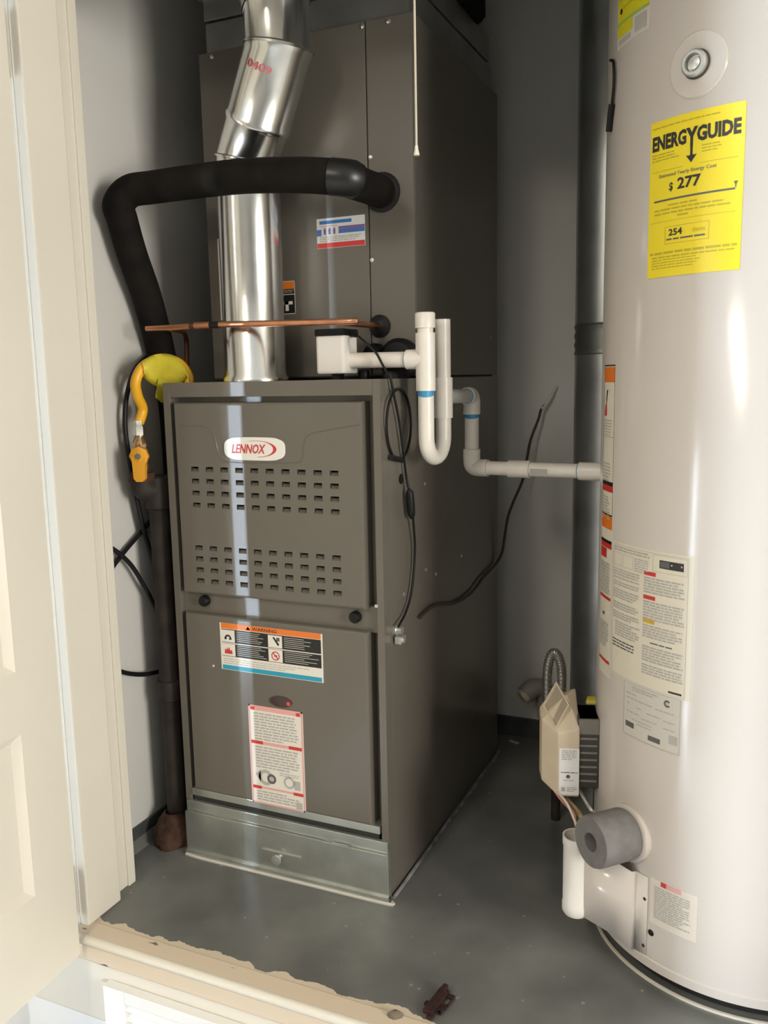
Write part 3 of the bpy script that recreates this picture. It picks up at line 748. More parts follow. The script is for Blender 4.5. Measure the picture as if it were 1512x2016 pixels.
yf = thing('gas_connector', 'yellow coated flexible gas connector arching over furnace corner', 'gas hose', P(290, 850, 0, -0.51))
vt = tj + Vector((0, 0, 0.100))
MB().lathe(vt, Z, [(0.0125, 0), (0.0125, 0.016), (0.010, 0.019), (0.0105, 0.028), (0.0, 0.029)], 6).build('flare_nut', NICKEL, yf, smooth=True)
fp = [vt + Vector((0, 0, 0.022)), P(281, 806, 0, -0.505), P(271, 780, 0, -0.500), P(267, 752, 0, -0.494), P(280, 724, 0, -0.487), P(302, 711, 0, -0.480), P(330, 708, 0, -0.474), P(355, 717, 0, -0.468),
      P(371, 740, 0, -0.461), P(374, 765, 0, -0.460), (-0.459, 0.125, 0.86), (-0.449, 0.125, 0.82)]
MB().tube(fp, 0.0098, 14, smooth=7).build('flex_tube', YELLOW, yf, smooth=True)
tg = MB(); nr = 12; v = []
tpth = catmull([Vector(q) for q in fp[4:9]], 6)
for i, q in enumerate(tpth):                          # tag wraps the tube and hangs down
    k = i / (len(tpth) - 1); drop = 0.016 + 0.040 * math.sin(PI * min(1, k * 1.12)) ** 0.8
    v += [q + Vector((0.004, -0.0065, 0.0110)), q + Vector((0.010, -0.0095, 0.002)), q + Vector((0.010, -0.0085, -0.012)), q + Vector((0.004 + 0.006 * math.sin(9 * k), -0.003, -drop * 0.6)), q + Vector((0.001, 0.0 + 0.006 * math.sin(7 * k), -drop)),
          q + Vector((-0.010, 0.004, 0.004))]
tg.add(v, [(6 * i + j, 6 * i + 6 + j, 6 * i + 7 + j, 6 * i + 1 + j) for i in range(len(tpth) - 1) for j in range(4)] + [(6 * i, 6 * i + 5, 6 * i + 11, 6 * i + 6) for i in range(len(tpth) - 1)])
tgo = tg.build('warning_tag', TAG, yf, smooth=True, angle=80)
sm = tgo.modifiers.new('thick', 'SOLIDIFY'); sm.thickness = 0.0008
tl = MB(); q = [P(u, v_, 0, -0.470) for (u, v_) in ((312, 745), (326, 748), (330, 772), (332, 790), (318, 793), (306, 782), (308, 765))]
tl.add(q + [p_ + Vector((-0.001, 0.001, 0)) for p_ in q], [tuple(range(7)), tuple(range(7, 14))[::-1]] + [(i, (i + 1) % 7, 7 + (i + 1) % 7, 7 + i) for i in range(7)])
tl.build('tag_tail', TAG, yf)

# ================================================================== CABLES ON THE LEFT
def cable(name, pts, r, label, m_=CABLE, group=None):
    return tag(MB().tube(pts, r, 10, smooth=8).build(name, m_, None, smooth=True), label, 'cable', group)


xw = -0.535
cable('power_cable', [P(300, 700, 0, -0.537) + Vector((0.0, 0.02, 0.01)), P(283, 708, 0, xw), P(262, 735, 0, xw), P(248, 790, 0, xw), P(247, 850, 0, xw), P(258, 920, 0, xw), P(275, 1010, 0, xw), P(300, 1100, 0, -0.530), P(330, 1185, 0, -0.522), P(352, 1240, 0, -0.515)],
      0.0048, 'black cable arching past the yellow gas hose and down')
cable('power_cable', [P(340, 985, 0, -0.523), P(318, 1002, 0, -0.530), P(280, 1045, 0, -0.546), P(240, 1092, 0, -0.548), P(212, 1133, 0, -0.548), P(190, 1190, 0, -0.548), P(193, 1270, 0, -0.548), P(226, 1316, 0, -0.548), P(275, 1328, 0, -0.546), P(320, 1320, 0, -0.538), P(352, 1306, 0, -0.530)],
      0.0046, 'black cable looping behind the jamb, lowest of the loops')
cable('power_cable', [P(190, 1055, 0, -0.552), P(206, 1070, 0, -0.549), P(235, 1090, 0, -0.541), P(262, 1118, 0, -0.536), P(290, 1165, 0, -0.532), P(315, 1212, 0, -0.528), P(348, 1248, 0, -0.518)],
      0.0046, 'short black cable crossing the other cables on the wall')

# ================================================================== CONDENSATE DRAIN
R1 = 0.0138
dp = thing('condensate_drain', 'white pvc condensate drain with U trap at furnace corner', 'drain pipe', (0.05, 0.11, 0.75))
L1 = Vector((0.0515, 0.080, 0)); L2 = Vector((0.0570, 0.152, 0)); zb = 0.836
mid = (L1 + L2) / 2; dirL = (L2 - L1).normalized(); rad = (L2 - L1).length / 2
MB().tube([L1 + Z * 0.925] + arc(mid + Z * zb, -dirL, -Z, rad, 0, PI, 14) + [L2 + Z * 0.90], R1, 18, smooth=0).build('u_trap', PVC, dp, smooth=True)
te = MB().lathe(L1 + Z * 0.918, Z, [(R1, 0), (R1 + .0032, 0.0), (R1 + .0032, 0.098), (R1, 0.098)], 20)
te.tube([L1 + Z * 0.972, L1 + Z * 0.972 + Vector((-0.034, 0, 0))], R1 + .0032, 18, smooth=0)
te.build('tee', PVC, dp, smooth=True)
MB().lathe(L1 + Z * 1.0, Z, [(R1, 0), (R1, 0.024), (R1 + .0036, 0.024), (R1 + .0036, 0.048), (R1 + .002, 0.050), (0, 0.050)], 20).build('cleanout_cap', PVC, dp, smooth=True)
MB().tube([L1 + Z * 0.972 + Vector((-0.025, 0, 0)), (-0.092, 0.080, 0.973)], R1, 18, smooth=0).build('inlet_pipe', PVC, dp, smooth=True)
MB().tube([(-0.030, YC + .002, 0.973), (-0.030, 0.085, 0.973)], R1 - .001, 14, smooth=0).build('coil_nipple', BLACKP, dp, smooth=True)
MB().lathe(L2 + Z * 0.868, Z, [(R1, 0), (R1 + .0032, 0), (R1 + .0032, 0.072), (R1, 0.072)], 20).build('outlet_tee', PVC, dp, smooth=True)
MB().lathe(L2 + Z * 0.93, Z, [(R1, 0), (R1, 0.112), (R1 - .003, 0.112), (R1 - .003, 0.02)], 18, closed=False).build('vent_riser', PVC, dp, smooth=True)
E1 = Vector((0.064, 0.292, 0.904)); E2 = Vector((0.064, 0.292, 0.764)); E3 = Vector((0.335, 0.272, 0.764))
o1 = L2 + Z * 0.906
MB().tube([o1, E1 + Vector((0, -0.02, 0))], R1 - .0006, 16, smooth=0).build('cross_pipe', mat('shaded_pvc', (0.50, 0.49, 0.45), 0.35), dp, smooth=True)  # greyer copy of the white pvc, with the shade put into its colour
MB().tube([E1 + Vector((0, -.030, 0)), E1 + Vector((0, -.012, 0)), E1 + Vector((0, -.003, -.004)), E1 + Vector((0, 0, -.014)), E1 + Vector((0, 0, -.036))], R1 + .003, 18, smooth=5).build('elbow', PVC, dp, smooth=True)
MB().tube([E1 + Vector((0, 0, -.03)), E2 + Vector((0, 0, .025))], R1, 16, smooth=0).build('drop_pipe', PVC, dp, smooth=True)
dxe = (E3 - E2).normalized()
MB().tube([E2 + Vector((0, 0, .036)), E2 + Vector((0, 0, .014)), E2 + dxe * .003 + Z * .003, E2 + dxe * .014, E2 + dxe * .034], R1 + .003, 18, smooth=5).build('elbow', PVC, dp, smooth=True)
MB().tube([E2 + dxe * .03, E3], R1 - .0002, 16, smooth=0).build('run_pipe', PVC, dp, smooth=True)
MB().tube([E2 + dxe * .077, E2 + dxe * .120], R1 + .0028, 18, smooth=0).build('coupling', PVC, dp, smooth=True)
MB().tube([E2 + dxe * .214, E2 + dxe * .262], R1 + .003, 18, smooth=0).build('coupling', PVC, dp, smooth=True)
MB().tube([E2 + dxe * .262, E2 + dxe * .30], R1 - .002, 14, smooth=0).build('threaded_end', mat('dark_green_end', (0.03, 0.035, 0.025), 0.6), dp, smooth=True)
for (c, ax, r) in ((L1 + Z * 0.913, Z, R1 + .0006), (E1 + Vector((0, 0, -.0385)), Z, R1 + .0006)):
    bn = MB(); n_ = 20; vv = []
    u_ = ax.orthogonal().normalized(); w_ = ax.cross(u_)
    for i in range(n_ + 1):
        a = 2 * PI * i / n_; e = (u_ * math.cos(a) + w_ * math.sin(a)) * r
        vv += [c + e + ax * 0.005, c + e - ax * (0.001 + 0.005 * max(0, math.sin(a + 3.6)))]
    bn.add(vv, [(2 * i, 2 * i + 2, 2 * i + 3, 2 * i + 1) for i in range(n_)])
    bn.build('cement_ring', PRIMER, dp)
b2 = MB().tube([L1 + Z * 0.972 + Vector((-0.0345, 0, 0)), L1 + Z * 0.972 + Vector((-0.0365, 0, 0))], R1 + .0008, 16, smooth=0)
b2.tube([E2 + dxe * .2115, E2 + dxe * .214], R1 + .0008, 16, smooth=0); b2.tube([E1 + Vector((0, -.032, 0)), E1 + Vector((0, -.030, 0))], R1 + .0008, 16, smooth=0)
b2.build('cement_line', mat('faded_blue_cement', (0.16, 0.30, 0.42), 0.4), dp)
pm = MB(); fp_ = flat(E2 + dxe * .122 - Y * (R1) + Z * (-0.006), dxe, Z, -Y)
pm.add([fp_(0, 0, .0006), fp_(.034, 0, .0006), fp_(.034, .009, .0006), fp_(0, .009, .0006)], [(0, 1, 2, 3)]); pm.build('pipe_print', PRTG, dp)

fs_ = thing('float_switch', 'white drain float switch box with black cap above furnace', 'float switch', (-0.118, 0.080, H))
MB().box(-0.146, -0.0905, 0.052, 0.108, 0.950, 1.018).build('housing', WPLAST, fs_, bevel=0.005)
MB().box(-0.1475, -0.0895, 0.050, 0.110, 1.016, 1.0285).build('cap', BLACKP, fs_, bevel=0.003)
MB().box(-0.125, -0.110, 0.07, 0.09, H, 0.951).build('foot', BLACKP, fs_)
MB().tube([(-0.091, 0.08, 1.020), (-0.078, 0.078, 1.018)], 0.0055, 10, smooth=0).build('strain_relief', BLACKP, fs_, smooth=True)
kn = MB().lathe((-0.078, YC, 0.985), -Y, [(0.020, 0), (0.020, 0.02), (0.017, 0.028), (0, 0.028)], 16)
kn.build('drain_plug', BLACKP, coil, smooth=True)
MB().lathe((-0.030, YC, 0.975), -Y, [(0.038, 0), (0.038, 0.014), (0.030, 0.022), (0.015, 0.023)], 24).build('drain_fitting', BLACKP, coil, smooth=True)
MB().lathe((-0.085, 0.120, H), Z, [(0.009, 0), (0.011, 0.008), (0.009, 0.016), (0, .017)], 12).build('top_grommet', BLACKP, fur, smooth=True)
MB().lathe((-0.022, 0.110, H), Z, [(0.020, 0), (0.020, 0.010), (0.014, 0.018), (0, .019)], 14).build('top_grommet', BLACKP, fur, smooth=True)

sx = 0.0085
wr = [(-0.079, 0.078, 1.018), P(712, 668, 1, 0.055), P(738, 692, 1, 0.055), P(752, 716, 1, 0.052), P(764, 738, 1, 0.045), (0.006, 0.030, 0.946), P(775, 775, 0, sx), P(786, 830, 0, sx), P(794, 890, 0, sx), P(801, 945, 0, sx), P(810, 985, 0, 0.016), P(814, 1030, 0, 0.012), P(817, 1085, 0, sx), P(811, 1160, 0, sx), P(799, 1205, 0, sx), P(784, 1234, 0, 0.013)]
wo = cable('switch_wire', wr, 0.0021, 'thin black wire hanging from the float switch down the furnace side', BLACKP)
ca = [P(785 + 24 * math.cos(a) , 836 + 70 * math.sin(a), 0, 0.006 + 0.003 * math.sin(2 * a)) for a in [2 * PI * i / 20 for i in range(21)]]
MB().tube(ca, 0.0024, 8, smooth=3).build('wire_coil', BLACKP, wo, smooth=True)
q0, q1 = P(806, 962, 0, 0.014), P(811, 1027, 0, 0.014)
MB().lathe(q0, q1 - q0, [(0.002, 0), (0.0065, 0.006), (0.0075, 0.015), (0.0075, 0.040), (0.0065, 0.050), (0.002, 0.057)], 12).build('inline_splice', BLACKP, wo, smooth=True)
q0, q1 = P(770, 900, 0, 0.007), P(792, 906, 0, 0.007)
MB().tube([q0, q1], 0.0048, 8, smooth=0).build('cable_tie', BLACKP, wo, smooth=True)

bw_ = []
tgt = [(1096, 760), (1080, 790), (1066, 805), (1060, 825), (1045, 865), (1037, 905), (1029, 945), (1012, 985), (1000, 1018), (993, 1060), (988, 1088), (975, 1112), (950, 1138), (930, 1165), (898, 1186), (865, 1189), (845, 1198), (826, 1216)]
A_ = P(1096, 760, 1, YB - 0.003); B_ = P(826, 1216, 0, 0.004)
da, db = (A_ - CAM).dot(FWD), (B_ - CAM).dot(FWD)
for i, (u, v_) in enumerate(tgt):
    k = i / (len(tgt) - 1)
    dep = min(da, ((YB - (0.003 if i == 0 else 0.006)) - CAM.y) / ray(u, v_).y)
    rr_ = ray(u, v_)
    if rr_.x < 0: dep = min(dep, (0.006 - CAM.x) / rr_.x)
    bw_.append(CAM + rr_ * dep)
wb = cable('thermostat_wire', bw_, 0.0032, 'brown thermostat wire running from back wall to furnace side', BROWNW)
MB().tube(bw_[:3], 0.0038, 8, smooth=4).build('painted_end', WALL, wb, smooth=True)

# ================================================================== PULL CORD
pcx, pcy = 0.0795, -0.02
pl = thing('pull_cord', 'beige string pull cord with a small bell tip', 'pull cord', (pcx, pcy, 1.28))
MB().tube([(pcx, pcy, ZC - 0.05), (pcx - .0005, pcy, 1.7), (pcx, pcy, 1.292)], 0.0019, 8, smooth=6).build('string', STRING, pl, smooth=True)
MB().lathe((pcx, pcy, 1.279), Z, [(0.0, 0), (0.0048, 0.0005), (0.0046, 0.003), (0.0030, 0.009), (0.0024, 0.015), (0, 0.016)], 12).build('tip', mat('ivory_tip', (0.78, 0.72, 0.60), 0.4), pl, smooth=True)
MB().lathe((pcx, pcy, ZC), -Z, [(0.05, 0), (0.05, 0.015), (0.03, 0.03), (0.025, 0.05), (0, 0.05)], 20).build('lampholder', WPLAST, pl, smooth=True)

# ================================================================== WATER HEATER
TC = Vector((0.588, 0.170, 0)); TR = 0.25
wh = thing('water_heater', 'tall almond gas water heater with yellow energy label', 'water heater', (TC.x, TC.y, 0))
MB().lathe(TC, Z, [(TR - .012, 0.026), (TR + .002, 0.026), (TR + .002, 0.040), (TR, 0.0415), (TR, 1.53), (TR - .01, 1.545), (TR - .05, 1.555), (0, 1.56)], 128).build('jacket', TANK, wh, smooth=True)
MB().lathe(TC, Z, [(TR - .02, 0.002), (TR - .02, 0.03)], 64).build('gap_shade_ring', mat('gap_shade_black', (.012, .011, .010), .7), wh, smooth=True)  # dark ring standing in for the shaded gap under the jacket
MB().lathe(TC, Z, [(TR - .004, 0.0), (TR, 0.0), (TR, 0.004), (TR - .004, 0.004), (TR - .004, 0)], 80, closed=False, a0=0.0, a1=2 * PI).build('base_ring', CREAM, wh, smooth=True)
MB().lathe(TC, Z, [(0.08, 1.555), (0.08, 1.58), (0.052, 1.62), (0.052, ZC)], 32).build('draft_hood', GALV, wh, smooth=True)


def cyl(th0, z0, r=TR):
    a = math.radians(th0)
    return lambda u, v, d: Vector((TC.x + (r + d) * math.sin(a + u / r), TC.y - (r + d) * math.cos(a + u / r), z0 + v))


rad_ = math.radians
# energy label
ew = rad_(31.0) * TR
eg = Label('energy_label', wh, cyl(-39.4, 1.072), ew, 0.207, EGY, 16, 0.0008)
s_ = ew
body = 'ENERG'
eg.text('ENERG', 0.03 * s_, 0.168, 0.435 * s_, 0.188, PRTK, 0.045); eg.text('GUIDE', 0.545 * s_, 0.168, 0.965 * s_, 0.188, PRTK, 0.045)
eg.text('Y', 0.43 * s_, 0.163, 0.555 * s_, 0.188, PRTK, 0.045)
eg.bar(0.480 * s_, 0.150, 0.506 * s_, 0.165, PRTK); eg.poly([(0.435 * s_, 0.1535), (0.465 * s_, 0.1525), (0.493 * s_, 0.1545), (0.521 * s_, 0.1525), (0.551 * s_, 0.1535), (0.493 * s_, 0.1435)], PRTK)
eg.para(0.03 * s_, 0.95 * s_, 0.199, 1, 0.004, PRTOL, 0.4); eg.para(0.03 * s_, 0.36 * s_, 0.164, 3, 0.0038, PRTOL, 0.4); eg.para(0.60 * s_, 0.80 * s_, 0.163, 3, 0.0038, PRTOL, 0.4)
eg.bar(0.03 * s_, 0.1405, 0.40 * s_, 0.1411, PRTOL); eg.bar(0.58 * s_, 0.1405, 0.95 * s_, 0.1411, PRTOL)
eg.text('Estimated Yearly Energy Cost', 0.13 * s_, 0.1305, 0.75 * s_, 0.1365, PRTD, 0.01)
eg.text('$', 0.255 * s_, 0.1115, 0.30 * s_, 0.1235, PRTK, 0.02); eg.text('277', 0.35 * s_, 0.1125, 0.60 * s_, 0.1275, PRTK, 0.03)
eg.bar(0.07 * s_, 0.1005, 0.93 * s_, 0.1030, PRTD); eg.poly([(0.915 * s_, 0.111), (0.955 * s_, 0.111), (0.935 * s_, 0.105)], PRTD); eg.bar(0.930 * s_, 0.103, 0.940 * s_, 0.109, PRTD)
eg.para(0.25 * s_, 0.66 * s_, 0.0955, 1, 0.0055, PRTOL, 0.4); eg.para(0.08 * s_, 0.90 * s_, 0.0905, 2, 0.0050, PRTOL, 0.45, 0.1); eg.para(0.36 * s_, 0.52 * s_, 0.0805, 1, 0.005, PRTOL, 0.45)
eg.bar(0.03 * s_, 0.0735, 0.95 * s_, 0.0740, PRTOL)
eg.text('254', 0.265 * s_, 0.0535, 0.42 * s_, 0.0625, PRTK, 0.025); eg.text('therms', 0.53 * s_, 0.0545, 0.66 * s_, 0.0605, PRTOL, 0.0)
eg.para(0.24 * s_, 0.66 * s_, 0.0500, 1, 0.0055, PRTD, 0.4, 0.0); eg.frame(0.22 * s_, 0.043, 0.70 * s_, 0.066, 0.0006, PRTOL)
eg.para(0.03 * s_, 0.97 * s_, 0.0335, 1, 0.006, PRTOL, 0.5, 0.0); eg.para(0.06 * s_, 0.95 * s_, 0.0275, 1, 0.0045, PRTOL, 0.4, 0.02); eg.para(0.06 * s_, 0.62 * s_, 0.0235, 4, 0.0036, PRTOL, 0.35)
eg.done('yellow ENERGYGUIDE sticker')
# yellow sticker at the top
tw = rad_(19.5) * TR
tl_ = Label('top_sticker', wh, cyl(-61, 1.405), tw, 0.085, mat('white_film', (.62, .56, .49), .3), 10, 0.0006)
yy = mat('sticker_yellow', (0.62, 0.56, 0.015), 0.35)
tl_.bar(0.002, 0.030, tw - 0.001, 0.085, yy); tl_.bar(0.002, 0.014, tw * 0.55, 0.032, yy, 0.0004)
tl_.bar(0.002, 0.0305, tw - 0.001, 0.034, PRTGN, 0.0005); tl_.disc(0.014, 0.048, 0, 0.004, PRTK, 12, 0.0006); tl_.bar(0.020, 0.050, 0.048, 0.0525, PRTOL, 0.0006); tl_.bar(0.006, 0.064, 0.010, 0.068, PRTOL, 0.0006)
tl_.bar(0.020, 0.068, 0.052, 0.0705, PRTOL, 0.0006)
tl_.bar(0.006, 0.004, tw * 0.5, 0.011, PRTG, 0.0004); tl_.bar(tw * 0.62, 0.006, tw * 0.93, 0.026, PRTG, 0.0005)
tl_.done('yellow and white sticker at the top')
# thermostat port
a = rad_(-23.2); pn = Vector((math.sin(a), -math.cos(a), 0)); pp = TC + pn * (TR - 0.001) + Z * 1.336
pd = MB(); v = []; N = 36
for j, rr in enumerate((0.0, 0.018, 0.0385, 0.0405)):
    for i in range(N):
        g = 2 * PI * i / N; d = 0.0022 if j < 3 else 0.0002
        v.append(cyl(-23.2, 1.336)(rr * math.cos(g), rr * 1.03 * math.sin(g), d))
pd.add(v, [(j * N + i, j * N + (i + 1) % N, (j + 1) * N + (i + 1) % N, (j + 1) * N + i) for j in range(3) for i in range(N)])
port = pd.build('port_escutcheon', TANK, wh, smooth=True)
MB().lathe(pp, pn, [(0.0185, 0.003), (0.0185, 0.0045), (0.0165, 0.005)], 24).build('gasket', mat('dark_gasket', (.06, .05, .04), .6), port, smooth=True)
MB().lathe(pp, pn, [(0.0165, 0.003), (0.0170, 0.012), (0.0150, 0.014), (0.0115, 0.014), (0.0105, 0.006), (0.0085, 0.0055), (0.0080, 0.011), (0.004, 0.012), (0, 0.0121)], 24).build('nipple', SCREW, port, smooth=True)
# sheet of instructions, rating plate, side strip, foot label
mw_ = rad_(37) * TR
ml = Label('instruction_sheet', wh, cyl(-55.4, 0.473), mw_, 0.2125, PAPERT, 18, 0.0006)
ml.frame(0.003, 0.002, mw_ - 0.008, 0.209, 0.0006, PRTG)
ml.frame(0.095, 0.182, mw_ - 0.010, 0.207, 0.0005, PRTG)
ml.bar(0.107, 0.1885, 0.146, 0.2005, PRTK); ml.bar(0.1085, 0.190, 0.124, 0.199, PRTD, 0.0005); ml.para(0.110, 0.122, 0.198, 1, 0.007, PRTG, 0.8, 0, False)
ml.para(0.126, 0.144, 0.1965, 1, 0.005, PRTG, 0.5, 0, False)
ml.para(0.005, 0.090, 0.206, 2, 0.0042, PRTG, 0.6); ml.frame(0.004, 0.176, 0.026, 0.196, 0.0006, PRTG); ml.frame(0.031, 0.176, 0.055, 0.196, 0.0006, PRTG); ml.para(0.058, 0.088, 0.195, 6, 0.0036, PRTG, 0.5)
for (vt_, n_) in ((0.171, 3), (0.158, 1), (0.151, 2), (0.139, 4), (0.118, 3), (0.103, 3)): ml.para(0.005, 0.073, vt_, n_, 0.0040, PRTG, 0.55)
ml.para(0.012, 0.073, 0.088, 6, 0.0040, PRTG, 0.55); ml.para(0.005, 0.062, 0.0585, 3, 0.0048, PRTD, 0.45)
for (vt_, c, n_) in ((0.180, PRTR, 6), (0.144, PRTR, 7), (0.108, PRTY, 5)):
    ml.bar(0.079, vt_ - 0.006, 0.101, vt_, c); ml.para(0.079, 0.150, vt_ - 0.0085, n_, 0.0042, PRTG, 0.6, 0.2)
ml.para(0.094, 0.132, 0.074, 1, 0.005, PRTD, 0.4, 0); ml.para(0.079, 0.150, 0.067, 6, 0.0042, PRTG, 0.6, 0.2); ml.para(0.079, 0.150, 0.0385, 4, 0.0042, PRTG, 0.6, 0.2)
ml.bar(0.128, 0.0055, 0.149, 0.0085, PRTK)
ml.done('cream sheet of printed safety instructions')
rw = rad_(24.6) * TR
rl = Label('rating_plate', wh, cyl(-46, 0.3875), rw, 0.0855, CLEARL, 10, 0.0005)
rl.frame(0.0, 0.0, rw, 0.0855, 0.0009, PRTG)
for (u0, u1, vt_) in ((0.02, 0.07, 0.081), (0.02, 0.06, 0.077), (0.006, 0.03, 0.069), (0.008, 0.06, 0.062), (0.066, 0.098, 0.0605), (0.008, 0.014, 0.053), (0.03, 0.04, 0.0505), (0.05, 0.075, 0.0485), (0.08, 0.10, 0.0465), (0.008, 0.036, 0.040), (0.04, 0.07, 0.037), (0.08, 0.10, 0.035), (0.02, 0.06, 0.030), (0.03, 0.06, 0.025)): rl.para(u0, u1, vt_, 1, 0.0036, PRTG, 0.5, 0)
rl.disc(0.086, 0.0735, 0.0028, 0.0056, PRTD, 14, 0.0003, 0.6, 5.7); rl.bar(0.0845, 0.0700, 0.0875, 0.0770, PRTG)
rl.bar(0.006, 0.014, 0.025, 0.0225, PRTD); rl.bar(0.054, 0.007, 0.076, 0.0150, PRTD); rl.bar(0.090, 0.0135, 0.104, 0.0270, PRTG)
rl.done('silver rating plate')
sw_ = rad_(11.5) * TR
sl_ = Label('side_warning_strip', wh, cyl(-68.3, 0.458), sw_, 0.496, PAPERT, 8, 0.0005)
sl_.bar(0, 0.4945, sw_, 0.4965, PRTK); sl_.bar(0, 0.470, sw_, 0.493, PRTO); sl_.frame(0, 0.262, sw_, 0.4965, 0.0010, PRTK)
sl_.poly([(0.016, 0.458), (0.022, 0.458), (0.016, 0.440), (0.012, 0.440)], PRTK); sl_.poly([(0.004, 0.418), (0.018, 0.418), (0.016, 0.440), (0.008, 0.434)], PRTR)
sl_.para(0.004, 0.040, 0.412, 6, 0.0045, PRTG, 0.4); sl_.bar(0, 0.385, sw_, 0.3862, PRTG); sl_.para(0.004, 0.040, 0.345, 6, 0.0052, PRTG, 0.5)
sl_.bar(0, 0.310, sw_, 0.316, PRTK); sl_.bar(0, 0.300, sw_, 0.310, PRTR); sl_.para(0.004, 0.040, 0.292, 8, 0.0048, PRTG, 0.5); sl_.bar(0, 0.262, sw_, 0.2645, PRTK)
sl_.bar(0, 0.241, sw_, 0.2615, PRTO); sl_.bar(0, 0.218, sw_, 0.223, PRTK, 0.0004); sl_.bar(0, 0.210, sw_, 0.2185, PRTR); sl_.bar(0, 0.193, 0.030, 0.209, PRTR); sl_.para(0.003, 0.045, 0.186, 10, 0.0052, PRTG, 0.75)
sl_.bar(0, 0.1265, sw_, 0.1315, PRTR); sl_.bar(0.016, 0.099, 0.026, 0.104, PRTD); sl_.para(0.003, 0.045, 0.088, 8, 0.0052, PRTG, 0.75); sl_.bar(0, 0.022, sw_, 0.0270, PRTR)
sl_.done('narrow red and orange warning strip')
fw_ = rad_(17.4) * TR
fl = Label('foot_label', wh, cyl(-30.6, 0.1035), fw_, 0.0745, mat('foot_film', (.70, .63, .53), .32), 8, 0.0005)
fl.bar(0.018, 0.067, 0.051, 0.0745, PRTP); fl.bar(0.018, 0.067, 0.027, 0.0745, PRTR, 0.0005)
fl.para(0.007, 0.066, 0.063, 14, 0.0038, PRTG, 0.62, 0.3); fl.done()
p = cyl(-30, 0.085)(0, 0, 0); q = Vector((p.x - TC.x, p.y - TC.y, 0)).normalized()
MB().lathe(p, q, [(0.0055, 0), (0.0045, 0.0012), (0, 0.0014)], 10).build('rust_spot', BLACKP, wh)
for zz in (0.137, 0.058):
    p = cyl(-32.6, zz)(0, 0, 0.0028); MB().lathe(p, q, [(0.003, 0), (0.002, 0.001), (0, 0.0011)], 8).build('screw', IRON, wh)
# gas control valve on the side of the tank
th = rad_(-73); gn = Vector((math.sin(th), -math.cos(th), 0)); gt = Vector((math.cos(th), math.sin(th), 0)); go = TC + gn * TR
gv = MB()
gv.obox(go, gn, gt, Z, -0.006, 0.034, -0.040, 0.030, 0.250, 0.372)
gvo = gv.build('gas_control', mat('dark_control', (.05, .047, .043), .5), wh, bevel=0.003); gvo['label'] = 'beige gas control valve with sloping window'
for k in range(7):
    z = 0.262 + k * 0.0125
    MB().obox(go, gn, gt, Z, 0.002, 0.030, 0.029, 0.0325, z, z + 0.0030).build('rib', mat('grey_rib', (.20, .18, .155), .5), gvo)
MB().obox(go, gn, gt, Z, -0.002, 0.032, -0.036, 0.0315, 0.345, 0.372).build('top_block', mat('grey_casting', (.20, .18, .155), .45, .3), gvo, bevel=0.002)
# beige housing: prism in the (outward, sideways) plane with a sloping top
hp = [(0.031, -0.048), (0.082, -0.048), (0.094, -0.030), (0.092, 0.004), (0.066, 0.036), (0.031, 0.036)]
ztop = lambda a_, b_: 0.398 - max(0, (a_ - 0.055)) * 0.75 - max(0, b_ + 0.008) * 0.95
zbot = lambda a_, b_: 0.236 + max(0, a_ - 0.066) * 0.5
hb = MB(); nn = len(hp)
rim = [(a_, b_, ztop(a_, b_)) for a_, b_ in hp]
pt3 = lambda a_, b_, z_: go + gn * a_ + gt * b_ + Z * z_
cen = (0.060, -0.012)
v = [pt3(a_, b_, zbot(a_, b_)) for a_, b_ in hp] + [pt3(*r_) for r_ in rim] + [pt3(0.050, -0.012, 0.3985)]
hb.add(v, [tuple(range(nn))[::-1]] + [(i, (i + 1) % nn, nn + (i + 1) % nn, nn + i) for i in range(nn)] + [(nn + i, nn + (i + 1) % nn, 2 * nn) for i in range(nn)])
hbo = hb.build('valve_housing', VALVE, gvo, bevel=0.003)
# recessed-looking window plate on the slope, built as a raised bezel and a dull pane
wn0 = pt3(0.050, -0.012, 0.397); wa = (pt3(0.088, -0.012, ztop(0.090, -0.03)) - wn0).normalized()
# plate plane through three rim points
pA, pB, pC_ = pt3(0.0885, -0.020, ztop(0.0885, -0.020) + .001), pt3(0.0690, 0.0315, ztop(0.069, 0.0315) + .001), pt3(0.044, 0.008, ztop(0.044, 0.008) + .004)
pD = pA + pC_ - pB
nrm = (pB - pA).cross(pC_ - pA).normalized()
if nrm.z < 0: nrm = -nrm
wmb = MB(); ctr = (pA + pB + pC_ + pD) / 4
in_ = lambda p_, k, h: ctr + (p_ - ctr) * k + nrm * h
Q4 = [pA, pB, pC_, pD]
v = [in_(p_, 1.0, -0.004) for p_ in Q4] + [in_(p_, 0.97, 0.0035) for p_ in Q4] + [in_(p_, 0.86, 0.0035) for p_ in Q4] + [in_(p_, 0.82, 0.001) for p_ in Q4]
f = []
for L in range(3):
    for i in range(4): f.append((4 * L + i, 4 * L + (i + 1) % 4, 4 * L + 4 + (i + 1) % 4, 4 * L + 4 + i))
wmb.add(v, f); wmb.build('window_bezel', VALVE, gvo)
MB().add([in_(p_, 0.83, 0.0012) for p_ in Q4], [(0, 1, 2, 3)]).build('window', VALVE2, gvo)
vlb = Label('control_label', gvo, flat(pt3(0.0645, 0.036, 0.240), -gn, Z, gt), 0.033, 0.082, mat('bright_label', (.76, .75, .74), .35), 1, 0.0006)
vlb.para(0.004, 0.029, 0.079, 6, 0.0030, PRTG, 0.5); vlb.para(0.003, 0.031, 0.0405, 1, 0.0030, PRTD, 0.5, 0)
